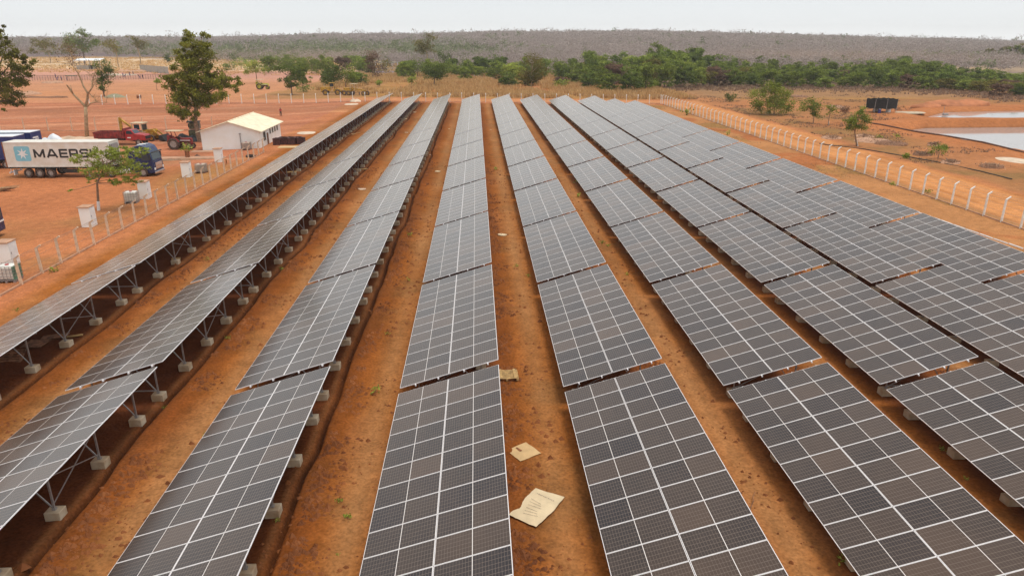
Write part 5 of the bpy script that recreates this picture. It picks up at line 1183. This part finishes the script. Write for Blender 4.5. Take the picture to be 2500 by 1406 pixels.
# front sapling
p_ = at(241, 514)
tree('young_tree', p_, 6.2, px_ells(p_, [(215, 385, 36, 16, -.4), (255, 372, 40, 18, .3), (300, 372, 44, 18, 0), (345, 372, 26, 14, 0), (235, 412, 46, 22, 0), (285, 405, 50, 26, .3), (325, 410, 36, 22, -.3), (215, 438, 24, 9, 0), (300, 440, 40, 14, 0), (175, 465, 12, 5, 0), (330, 440, 14, 10, 0)], 1.0), 260, 8600, .075, 'light', M['bark'],
     'young feathery tree with a whitewashed trunk base in front of the container truck', seed=8, tr=.13, fork=2.6, lean=(.35, 0), nlimb=34, hollow=.2, white_base=.85, cr=.30, flat=.5)
FT = [ # px base, py base, top, [(x,y,wx,wy)...], leaf, density, name/label
 (255, 236, 147, [(250, 165, 18, 17), (262, 175, 14, 18), (243, 190, 14, 18), (257, 200, 18, 18), (252, 215, 12, 9)], 'dark', 1.0, 'small dark green tree beside the gravel heap'),
 (384, 221, 190, [(385, 198, 7, 8)], 'light', .3, 'thin green sapling in the far left yard'),
 (124, 154, 92, [(105, 108, 32, 14), (120, 115, 20, 14), (75, 125, 12, 8)], 'olive', .7, 'olive spreading tree far left, left of the white shed'),
 (207, 156, 70, [(200, 82, 16, 10), (212, 88, 16, 8), (175, 100, 24, 18), (200, 108, 22, 16), (228, 103, 14, 12)], 'dark', .8, 'tall flat-topped tree rising above the horizon behind the bare tree'),
 (178, 156, 90, [(175, 112, 20, 16), (160, 118, 14, 12)], 'olive', .6, 'brownish tree left of the tall flat-topped tree'),
 (291, 166, 97, [(268, 108, 18, 12), (282, 118, 12, 12)], 'olive', .6, 'leaning olive tree right of the white shed'),
 (343, 158, 88, [(322, 95, 14, 8), (345, 108, 18, 12), (330, 105, 14, 8)], 'olive', .6, 'slender tree with a split crown left of the big leafy tree'),
 (411, 154, 132, [(410, 142, 8, 10)], 'dark', .3, 'small dark tree just left of the big leafy tree'),
 (628, 204, 148, [(620, 165, 24, 14), (640, 172, 18, 12), (605, 172, 14, 10)], 'light', .7, 'light green spreading tree beside the lime yellow tractor'),
 (565, 172, 150, [(560, 162, 16, 10)], 'dark', .4, 'round dark shrub-like tree right of the big leafy tree'),
 (590, 170, 140, [(590, 155, 22, 12)], 'mid', .5, 'mid green tree left of the light green one near the tractor'),
 (713, 232, 155, [(690, 172, 22, 14), (715, 165, 24, 14), (715, 185, 28, 16), (695, 195, 16, 10), (740, 180, 14, 12), (715, 208, 18, 10)], 'dark', 1.2, 'dark green broad tree standing behind the back fence, left of the loaders'),
 (740, 226, 195, [(740, 212, 22, 13)], 'dark', .6, 'low dark round bush between the broad tree and the wheel loader'),
 (690, 168, 133, [(685, 150, 28, 15), (665, 155, 14, 12)], 'mid', .7, 'green tree in the second rank behind the broad dark tree'),
 (762, 180, 133, [(745, 150, 28, 16), (782, 152, 20, 16), (760, 165, 34, 16)], 'mid', .9, 'wide green tree right behind the broad dark tree'),
 (818, 226, 150, [(810, 175, 22, 22), (828, 185, 18, 20), (800, 195, 16, 14)], 'dark', 1.0, 'dark green tree right above the wheel loader'),
 (846, 222, 155, [(850, 180, 18, 22), (862, 190, 14, 18)], 'mid', .8, 'green tree above the road grader'),
 (912, 195, 127, [(908, 145, 16, 18), (916, 165, 20, 20)], 'brown', .9, 'tall brownish-green tree standing in the dry grass'),
 (882, 172, 140, [(875, 155, 26, 14), (895, 160, 16, 12)], 'mid', .6, 'green tree left of the tall brownish one'),
 (940, 178, 140, [(940, 160, 18, 16)], 'olive', .5, 'olive tree right of the tall brownish one'),
 (1043, 166, 85, [(1030, 110, 20, 16), (1050, 105, 18, 20), (1035, 125, 26, 12), (1063, 115, 12, 12)], 'olive', .5, 'tall sparse yellowish tree in the middle distance'),
 (1086, 168, 123, [(1086, 138, 17, 14)], 'dark', .6, 'dark round-topped tree just right of the tall sparse one'),
 (1062, 214, 150, [(1050, 170, 22, 16), (1075, 175, 24, 18), (1060, 185, 28, 12)], 'dark', 1.0, 'dark green tree behind the fence, above the fourth solar row'),
 (1020, 190, 147, [(1020, 165, 20, 18)], 'dark', .7, 'dark green tree left of the one above the fourth row'),
 (1108, 182, 150, [(1105, 165, 20, 14)], 'mid', .5, 'mid green tree right of the one above the fourth row'),
 (1140, 178, 140, [(1135, 158, 20, 16)], 'dark', .6, 'dark green tree in the central hedge, left part'),
 (1172, 180, 138, [(1168, 158, 22, 16), (1180, 165, 18, 14)], 'mid', .7, 'mid green tree in the central hedge, between two dark ones'),
 (1212, 180, 130, [(1208, 155, 24, 20)], 'dark', .7, 'large dark tree at the right of the central hedge'),
 (1247, 196, 150, [(1247, 170, 16, 14)], 'olive', .5, 'olive small tree left of the yellowish olive tree'),
 (1298, 220, 135, [(1300, 155, 26, 20), (1285, 180, 24, 20), (1318, 180, 20, 18), (1300, 195, 22, 10)], 'olive', 1.0, 'yellowish olive tree with forked trunks behind the sixth row'),
 (1372, 222, 192, [(1372, 203, 20, 9)], 'light', .5, 'small flat-topped green tree on the dry grass'),
 (1362, 185, 140, [(1360, 165, 26, 18), (1385, 172, 16, 14)], 'mid', .7, 'mid green tree left of the dense tree belt'),
 (1410, 190, 150, [(1410, 170, 20, 14)], 'mid', .5, 'low green tree at the left end of the dense belt'),
 (1005, 215, 185, [(1005, 195, 12, 10)], 'light', .3, 'pale slender bush in the dry grass'),
 (927, 212, 196, [(927, 203, 8, 6)], 'light', .2, 'tiny bright green bush in the dry grass'),
 (1890, 280, 205, [(1870, 225, 36, 20), (1900, 240, 40, 24), (1860, 255, 34, 18), (1905, 262, 40, 16), (1885, 215, 24, 12)], 'light', 1.6, 'big bright green bushy tree left of the ponds'),
 (1782, 250, 227, [(1785, 238, 16, 9)], 'dark', .3, 'small dark bush beside the road corner'),
 (2022, 307, 255, [(2025, 262, 14, 8), (2035, 270, 10, 8), (2018, 276, 9, 7)], 'light', .35, 'small windswept tree with a white trunk base'),
 (1985, 302, 242, [(1975, 258, 26, 14), (1960, 265, 18, 12), (1992, 282, 14, 12), (1990, 262, 20, 14)], 'mid', .6, 'windswept open tree right of the big bright bush'),
 (2064, 300, 258, [(2062, 270, 14, 10)], 'brown', .12, 'sparse brownish sapling between two green trees near the pond'),
 (2093, 357, 253, [(2105, 268, 12, 12), (2095, 285, 26, 16), (2110, 290, 16, 14), (2080, 305, 24, 14), (2100, 315, 18, 14), (2075, 295, 14, 12)], 'mid', .8, 'leaning green tree with a white trunk base near the right fence'),
 (2290, 388, 350, [(2290, 366, 24, 12), (2278, 368, 12, 8), (2305, 362, 12, 8)], 'mid', .5, 'small rounded shrub on the scrub at the right'),
 (2213, 387, 376, [(2213, 381, 6, 5)], 'light', .15, 'tiny bright green shrub on the scrub'),
]
for k, (bx, by, top, L_, leaf, dens, lab) in enumerate(FT):
    p_ = at(bx, by); m_ = mpp(p_); h_ = hgt(p_, top); ar = sum(a_[2] * a_[3] for a_ in L_) * m_ * m_; es = px_ells(p_, [(*a_, 0) for a_ in L_], .9)
    ls = max(.09, min(.40, 1.5 * m_)); nl = int(min(16000, max(400, dens ** .4 * ar * 3.6 / ls ** 2 * 1.6))); wb = .8 if 'white trunk' in lab else 0
    tree('bush' if 'bush' in lab or 'shrub' in lab else 'tree', p_, h_, es, int(14 + 26 * min(2, dens) + ar * .1), nl, ls, leaf, M['barkp'] if leaf in ('olive', 'brown') else M['barkd'] if leaf == 'dark' else M['bark'], lab, 'tree' if not ('bush' in lab or 'shrub' in lab) else 'bush', seed=50 + k, tr=max(.07, h_ * .022), nlimb=12, hollow=.25, white_base=wb, cr=.55,
         lean=(-.8, 0) if bx == 2093 else (0, 0))
# dense belt : individual trees made from a few grown variants
VAR = []
for k, leaf in enumerate(['dark', 'mid', 'mid', 'light', 'dark', 'olive', 'brown', 'mid']):
    rng = np.random.default_rng(200 + k); random.seed(200 + k); el = []
    for j in range(6): a_ = j * 1.05 + k; el.append(((math.cos(a_) * 2.3 * rng.random(), math.sin(a_) * 2.3 * rng.random(), 5.0 + 3.2 * rng.random() - .8), (2.3 + rng.random(), 2.3 + rng.random(), 1.6 + rng.random() * .7)))
    for j in range(4): a_ = j * 1.57 + k; el.append(((math.cos(a_) * 2.6, math.sin(a_) * 2.6, 2.6), (1.9, 1.9, 1.6)))
    o = tree('belt_tree', (0, 0, 0), 9, el, 110, 4200, .27, leaf, M['barkd'] if k % 2 else M['barkp'], 'x', 'tree', seed=300 + k, tr=.22, nlimb=10, cr=.36, hollow=.5); VAR.append(o)
SKY = [(1395, 160), (1410, 138), (1450, 122), (1480, 135), (1530, 128), (1565, 130), (1600, 105), (1640, 122), (1680, 108), (1720, 125), (1760, 138), (1800, 135), (1850, 140), (1900, 136), (1950, 145), (2000, 140), (2050, 150), (2100, 142), (2150, 138), (2180, 130), (2230, 145), (2280, 140), (2320, 155), (2360, 160), (2420, 172), (2460, 180), (2560, 170)]
FRONT = [(1395, 208), (1440, 222), (1500, 226), (1545, 227), (1600, 218), (1680, 214), (1760, 214), (1850, 215), (1950, 214), (2050, 216), (2150, 217), (2250, 222), (2350, 226), (2450, 237), (2560, 240)]
def ordn(k):
    if k <= 30: return ORD[k - 1]
    return ['thirty', 'forty', 'fifty'][k // 10 - 3] + ('-' + ORD[k % 10 - 1] if k % 10 else 'th')
RANK = ['front', 'second', 'third', 'fourth', 'rear']; SHN = ['dark', 'mid', 'mid', 'bright', 'dark', 'olive', 'brown', 'mid']; first = [True] * 8; rs = random.Random(77); NB = 0
for rk in range(5):
    px_ = 1402 + rk * 9; nn = 0
    while px_ < 2545:
        yb = np.interp(px_, [a_[0] for a_ in FRONT], [a_[1] for a_ in FRONT]) - rk * 9 - rs.uniform(0, 6); p_ = at(px_, yb); tp_ = np.interp(px_, [a_[0] for a_ in SKY], [a_[1] for a_ in SKY]) + (4 - rk) * 8 + rs.uniform(-6, 12)
        h_ = max(4.0, hgt(p_, tp_)); wgt = [3, 3, 3, 2, 2, 1.2, 1.4 if rk < 2 else .3, 3]; v_ = rs.choices(range(8), wgt)[0]
        o = VAR[v_] if first[v_] else copy_tree(VAR[v_]); first[v_] = False; sc = h_ / 9.2; o.location = p_ - Vector((0, 0, .2)); wsc = min(max(sc, .8), 1.25) * rs.uniform(.85, 1.2); o.scale = (wsc, wsc, sc); o.rotation_euler = (0, 0, rs.uniform(0, 6.28)); nn += 1; NB += 1
        tag(o, f"{SHN[v_]} green tree" .replace('brown green', 'brown-leaved').replace('bright green', 'bright green') + f", {ordn(nn)} from the left in the {RANK[rk]} rank of the right-hand belt", 'tree', 'trees of the dense belt beyond the road')
        px_ += 6.0 / mpp(p_) * rs.uniform(.7, 1.2)
print('belt', NB)
HG = [(655, 905, 176, 138, 2, 'left'), (740, 880, 208, 160, 1, 'lower left'), (905, 1000, 186, 150, 1, 'short'), (990, 1405, 196, 141, 3, 'middle'), (1240, 1400, 210, 180, 1, 'lower middle')]
for lo_, hi_, by_, ty_, nr_, nm_ in HG:
    for rk in range(nr_):
        px_ = lo_ + rk * 7; nn = 0
        while px_ < hi_:
            p_ = at(px_, by_ - rk * 7 + rs.uniform(-4, 4)); h_ = max(3.5, hgt(p_, ty_ + (nr_ - 1 - rk) * 7 + rs.uniform(-9, 12))); v_ = rs.choices(range(8), [3, 3, 3, 2, 3, 1.5, .5, 3])[0]
            if first[v_]: v_ = [k for k in range(8) if not first[k]][0]
            o = copy_tree(VAR[v_]); sc = h_ / 9.2; o.location = p_ - Vector((0, 0, .2)); wsc = min(max(sc, .75), 1.3) * rs.uniform(.85, 1.3); o.scale = (wsc, wsc, sc); o.rotation_euler = (0, 0, rs.uniform(0, 6.28)); nn += 1
            tag(o, f"{SHN[v_]} green tree, {ordn(nn)} from the left, {RANK[rk]} rank of the {nm_} hedge".replace('brown green', 'brown-leaved'), 'tree', 'trees of the hedges behind the dry grass')
            px_ += (11 if rk == 0 else 7.5) / mpp(p_) * rs.uniform(.6, 1.3)
for v_ in range(8):
    if first[v_]:
        for ch in list(VAR[v_].children): bpy.data.objects.remove(ch)
        bpy.data.objects.remove(VAR[v_])
# isolated trees in the yellow clearing far right
for k, (px_, py_, tp_) in enumerate([(2385, 152, 128), (2412, 150, 118), (2432, 155, 125), (2450, 150, 112), (2472, 158, 108), (2492, 158, 105), (2365, 150, 125)]):
    p_ = at(px_, py_); h_ = hgt(p_, tp_); m_ = mpp(p_); tree('clearing_tree', p_, h_, [((0, 0, h_ * .72), (h_ * .42, h_ * .42, h_ * .24)), ((h_ * .25, 0, h_ * .6), (h_ * .25, h_ * .25, h_ * .16))], 24, 700, .5, 'olive' if k % 2 else 'mid', M['barkd'], f'distant tree standing in the yellow clearing, {ORD[k]} of seven', 'tree', 'trees in the far yellow clearing', 400 + k, tr=.2)

# ------------------------------------------------------------------ FAR DRY FOREST (one mass)
rng = np.random.default_rng(99)
def forest():
    V = []; T = []; Vg = []; Tg = []
    def band(d0, d1, sp, nq, wq, lq, hh):
        A_ = []; d = d0
        while d < d1:
            half = d * .85; n_ = int(2 * half / sp); xs = np.linspace(-half, half, n_) + rng.uniform(-sp * .45, sp * .45, n_) + d * math.tan(YAW); A_.append(np.stack([xs, d + rng.uniform(-sp * .45, sp * .45, n_)], 1)); d += sp * 1.0
        A_ = np.concatenate(A_); x_, y_ = A_[:, 0], A_[:, 1]
        pxx = 1250 + (np.arctan2(x_, y_) - YAW) * 1800; nz = fbm(x_, y_, 60, 5, 3)
        edge = np.interp(pxx, [-500, 0, 420, 540, 640, 1100, 1300, 1420, 2330, 2345, 2500, 3000], [620, 620, 600, 520, 470, 400, 360, 345, 330, 545, 570, 580])
        keep = y_ > edge + (nz - .5) * 40; x_, y_, pxx, nz = x_[keep], y_[keep], pxx[keep], nz[keep]
        g = fbm(x_, y_, 110, 17, 3); grn = (np.exp(-((y_ - 640 - 90 * nz) / 230) ** 4) * np.exp(-((pxx - 800 - 160 * (nz - .5)) / 420) ** 6) * .62 + np.clip(g - .62, 0, 1) * 2.2 + .03); grn = np.where(rng.random(len(x_)) < grn, 1, 0)
        z_ = gz(x_, y_); H_ = hh * (.65 + .6 * rng.random(len(x_))) * np.where(grn > 0, .9, 1.0) * (1 + .75 * (rng.random(len(x_)) < .015) + .3 * (rng.random(len(x_)) < .06))
        n_ = len(x_); R_ = sp * .62 * (.7 + .6 * rng.random(n_))
        u = rng.normal(size=(n_, nq, 3)) * .45; P = np.empty((n_, nq, 3)); P[:, :, 0] = x_[:, None] + u[:, :, 0] * R_[:, None]; P[:, :, 1] = y_[:, None] + u[:, :, 1] * R_[:, None]; P[:, :, 2] = z_[:, None] + H_[:, None] * (.62 + .26 * np.clip(u[:, :, 2] * 1.3, -1.7, 1.2))
        tt = np.clip(.5 + .55 * (rng.random(n_) - .5)[:, None] + .5 * (rng.random((n_, nq)) - .5) + .4 * (nz - .5)[:, None], 0, 1)
        m = grn > 0
        for msk, VV, TT, asp in ((~m, V, T, .30), (m, Vg, Tg, .6)):
            Pq = P[msk].reshape(-1, 3)
            if len(Pq): VV.append(leafcards(Pq, wq, rng, asp)); TT.append(tt[msk].reshape(-1))
    band(330, 620, 5.2, 60, .55, 1, 7.5); band(620, 1000, 7.0, 34, .9, 1, 8.5); band(1000, 1900, 12, 30, 1.6, 1, 9.0)
    V = np.concatenate(V); T = np.concatenate(T); o = np_mesh('dry_forest', V, len(T), [LF['grey']], T); tag(o, 'mass of grey leafless dry forest covering the horizon', 'forest', kind='stuff')
    Vg = np.concatenate(Vg); Tg = np.concatenate(Tg); o = np_mesh('green_forest', Vg, len(Tg), [LF['palegreen']], Tg); tag(o, 'pale green trees mixed into the far dry forest', 'forest', kind='stuff'); print('forest', len(T), len(Tg))
forest()
# ------------------------------------------------------------------ dry grass, brushwood, clods, weeds
def tufts(name, X_, Y_, size, leaf, label, cat, hmul=1.0, per=5):
    n_ = len(X_); z_ = gz(X_, Y_) + relief(X_, Y_); k = per; X2 = np.repeat(X_, k) + rng.normal(size=n_ * k) * size * .5; Y2 = np.repeat(Y_, k) + rng.normal(size=n_ * k) * size * .5; Z2 = np.repeat(z_, k)
    a_ = rng.random(n_ * k) * 6.28; w_ = size * .22; h2 = size * hmul * (.5 + rng.random(n_ * k)); dx, dy = np.cos(a_) * w_, np.sin(a_) * w_; lx, ly = rng.normal(size=n_ * k) * size * .35, rng.normal(size=n_ * k) * size * .35
    V = np.empty((n_ * k, 3, 3)); V[:, 0] = np.stack([X2 - dx, Y2 - dy, Z2 - .03], 1); V[:, 1] = np.stack([X2 + dx, Y2 + dy, Z2 - .03], 1); V[:, 2] = np.stack([X2 + lx, Y2 + ly, Z2 + h2], 1)
    o = np_mesh(name, V.reshape(-1, 3), n_ * k, [LF[leaf]], rng.random(n_ * k), 3); return tag(o, label, cat, kind='stuff')
def scatter(n_, x0, x1, y0, y1, f):
    X_ = rng.uniform(x0, x1, n_); Y_ = rng.uniform(y0, y1, n_); k = f(X_, Y_); return X_[k], Y_[k]
a_, b_ = scatter(26000, -62, 62, 200, 345, lambda x_, y_: (fbm(x_, y_, 14, 61, 3) > .44) & (y_ > 201 + 3 * vn(x_, y_, 8, 3)) & ~((np.abs(x_ - (30 - (y_ - 200) * .25)) < 2.5)) & ~((x_ < -25) & (y_ < 214)) & ~((x_ < -52) & (y_ < 262)))
tufts('dry_grass', a_, b_, .85, 'straw', 'tall golden dry grass beyond the back fence', 'grass', 1.2)
a_, b_ = scatter(17000, -380, -40, 300, 610, lambda x_, y_: (fbm(x_, y_, 25, 62, 3) > .40) & (y_ > 415 - (x_ + 380) * .28)); tufts('dry_grass', a_, b_, .9, 'straw', 'pale dry grass field in the far left distance', 'grass', .6)
a_, b_ = scatter(9000, 61, 120, 95, 215, lambda x_, y_: (fbm(x_, y_, 7, 63, 3) > .54) & (sdist(POND2, x_, y_) < -4) & (sdist(POND1, x_, y_) < -4)); tufts('scrub_litter', a_, b_, .28, 'brush', 'brown scrub litter on the ground right of the road', 'ground cover', .8)
def bxy(n_, lo, hi, off, wd):
    pxs = rng.uniform(lo, hi, n_); out = []
    for q_ in pxs: p_ = at(q_, np.interp(q_, [a2[0] for a2 in FRONT], [a2[1] for a2 in FRONT]) + off + rng.normal() * wd); out.append((p_.x, p_.y))
    return np.array(out).T
a_, b_ = bxy(1300, 1480, 2560, 1, 5.0); tufts('brushwood', a_, b_, .8, 'brush', 'tangled dead brushwood heaped along the foot of the tree belt', 'brushwood', .7, 8)
a_, b_ = scatter(2600, 41, 49, 60, 187, lambda x_, y_: fbm(x_, y_ * .5, 5, 51, 4) > .52); tufts('scrub_litter', a_, b_, .12, 'brush', 'low dry weeds along the inside of the right fence', 'ground cover', .8)
# clods : irregular little stones of soil
def clods(name, X_, Y_, s_, label, mt):
    n_ = len(X_); z_ = gz(X_, Y_) + relief(X_, Y_); base = np.array([(1, 0, 0), (0, 1, 0), (-1, 0, 0), (0, -1, 0), (0, 0, 1)], float); F_ = np.array([(0, 1, 4), (1, 2, 4), (2, 3, 4), (3, 0, 4)])
    V = base[None] * (1 + .7 * (rng.random((n_, 5, 1)) - .5)); sz = (s_ * (.35 + rng.random(n_) ** 3 * 1.6))[:, None]; an = rng.random(n_) * 6.28; c_, s2 = np.cos(an)[:, None], np.sin(an)[:, None]
    W_ = np.stack([(V[:, :, 0] * c_ - V[:, :, 1] * s2) * sz + X_[:, None], (V[:, :, 0] * s2 + V[:, :, 1] * c_) * sz * .8 + Y_[:, None], V[:, :, 2] * sz * .85 + z_[:, None] - .004], -1)
    T_ = W_[:, F_].reshape(-1, 3); o = np_mesh(name, T_, n_ * 4, [mt], np.repeat(rng.random(n_), 4), 3); return tag(o, label, 'clods', kind='stuff')
clm = mat('soil_clod', (.31, .115, .042), .95, .2, .8, col2=(.15, .055, .024), spec=.05)
cx_, cy_ = [], []
for rr in ROWS[:8]:
    n_ = 5200; yy = 14 + 80 * rng.random(n_) ** 1.7; u = np.where(rng.random(n_) < .75, RX[rr] + 4.55 + np.abs(rng.normal(size=n_)) * .55, RX[rr] + 3.6 + rng.random(n_) * 3.6); k = fbm(u, yy, 2.2, 71, 3) > .46; cx_.append(u[k]); cy_.append(yy[k])
X0_, Y0_ = np.concatenate(cx_), np.concatenate(cy_); ok_ = (np.hypot(X0_ - c1.x, Y0_ - c1.y) > .95) & (np.hypot(X0_ - c2.x, Y0_ - c2.y) > 1.25); cx_, cy_ = [X0_[ok_]], [Y0_[ok_]]
_tr = np.min([np.abs(cx_[0] - (RX[r2] + 4.75)) for r2 in ROWS], axis=0); k_ = rng.random(len(cx_[0])) < .045 * np.exp(-(_tr / .5) ** 2) + .004
clods('soil_lumps', np.concatenate(cx_)[k_], np.concatenate(cy_)[k_], .10, 'larger lumps of red soil lying near the trenches and table edges', clm)
clods('soil_clods', np.concatenate(cx_), np.concatenate(cy_), .085, 'loose soil clods scattered along the aisles between the solar rows', clm)
# weeds : small individual plants
WD = [(915, 960, 14), (848, 1265, 12), (830, 1225, 10), (1000, 578, 8), (555, 828, 7), (505, 636, 6), (688, 656, 7), (998, 686, 6), (945, 818, 6), (1262, 652, 6), (1290, 675, 6), (1210, 415, 6), (1412, 482, 8), (1408, 448, 8), (1470, 595, 7), (1485, 602, 6), (678, 1275, 8), (824, 1355, 6), (500, 1060, 5), (1362, 476, 5), (132, 665, 12), (42, 760, 7), (1678, 282, 12), (1775, 330, 8), (2178, 452, 7), (2265, 472, 9), (2298, 1100, 9), (2358, 1172, 7), (400, 995, 6), (1530, 672, 5), (2055, 1370, 14), (2190, 338, 8), (2145, 340, 8), (2395, 338, 6), (560, 1068, 4), (1950, 460, 6)]
for k, (px_, py_, wp) in enumerate(WD):
    v = ongr(px_, py_); m_ = mpp(v) * wp * 1.35; rw = random.Random(k); n_ = 34; r_ = root('weed', v, 0, None, 'weed', 'green weeds on the bare soil')
    P = rng.normal(size=(n_, 3)) * [m_ * .36, m_ * .36, m_ * .22] + [0, 0, m_ * .5]; np_mesh('leaves', leafcards(P, m_ * .20, rng, .5), n_, [LF['light']], rng.random(n_), parent=r_)
    sb = one(M['bark']); 
    for j in range(4): sb.tube([(0, 0, -.01), tuple(P[j])], [m_ * .02, m_ * .01], 4, False)
    sb.build('stem', r_)
    q_ = proj(v); rown = min(8, max(0, int(np.searchsorted([RX[r2] for r2 in ROWS], v.x)) - 1)); where = f"right of the {ORD[rown]} solar row" if -27 < v.x < 40 else ('beside the left fence' if v.x < 0 else 'near the right fence and road')
    tag(r_, f"small green weed {where}, about {int(round(v.y))} metres away from the viewer", 'weed')
# rough brown mounds of pulled-up scrub near the road on the right
for k, (px_, py_, w_) in enumerate([(2130, 345, 3.0), (2175, 352, 2.6), (2110, 335, 1.8), (2252, 378, 1.4), (2030, 338, 1.8), (2420, 408, 1.6), (2320, 398, 1.3), (1690, 243, 1.6), (2040, 262, 2.2), (1950, 237, 3.0), (2280, 355, 1.0)]):
    v = at(px_, py_); n_ = 700; r_ = root('scrub_mound', v, 0, f"{['rough', 'low', 'spread', 'tangled'][k % 4]} brown scrub mound on the right-hand ground, {ORD[k]} of eleven", 'scrub mound', 'mounds of pulled-up scrub right of the road')
    ho = heap('earth', (0, 0, 0), w_, w_ * .8, .35 * w_ ** .5, M['woodd'] if k % 2 else M['tile'], None, None, k, ((-.3, .2, 1), (.3, -.1, .8)), 14); ho.parent = r_
    P = rng.normal(size=(n_, 3)) * [w_ * .38, w_ * .32, .12] + [0, 0, .22]; P[:, 2] = np.abs(P[:, 2]); np_mesh('dead_twigs', leafcards(P, .17, rng, .22), n_, [LF['brush']], rng.random(n_), parent=r_)

# ------------------------------------------------------------------ HAZE
hb = MB(); hb.mats = []; hb.box((0, 1130, 22), (5200, 2520, 56)); hz = hb.build('haze'); hm = bpy.data.materials.new('haze_air'); hm.use_nodes = True; n = hm.node_tree; n.nodes.clear()
out = n.nodes.new('ShaderNodeOutputMaterial'); pv = n.nodes.new('ShaderNodeVolumePrincipled'); pv.inputs['Color'].default_value = (.985, .985, .985, 1); pv.inputs['Density'].default_value = .00019; pv.inputs['Anisotropy'].default_value = 0.2
n.links.new(pv.outputs[0], out.inputs['Volume']); hz.data.materials.append(hm); tag(hz, 'pale dusty haze in the air over the plain', 'haze', kind='stuff')
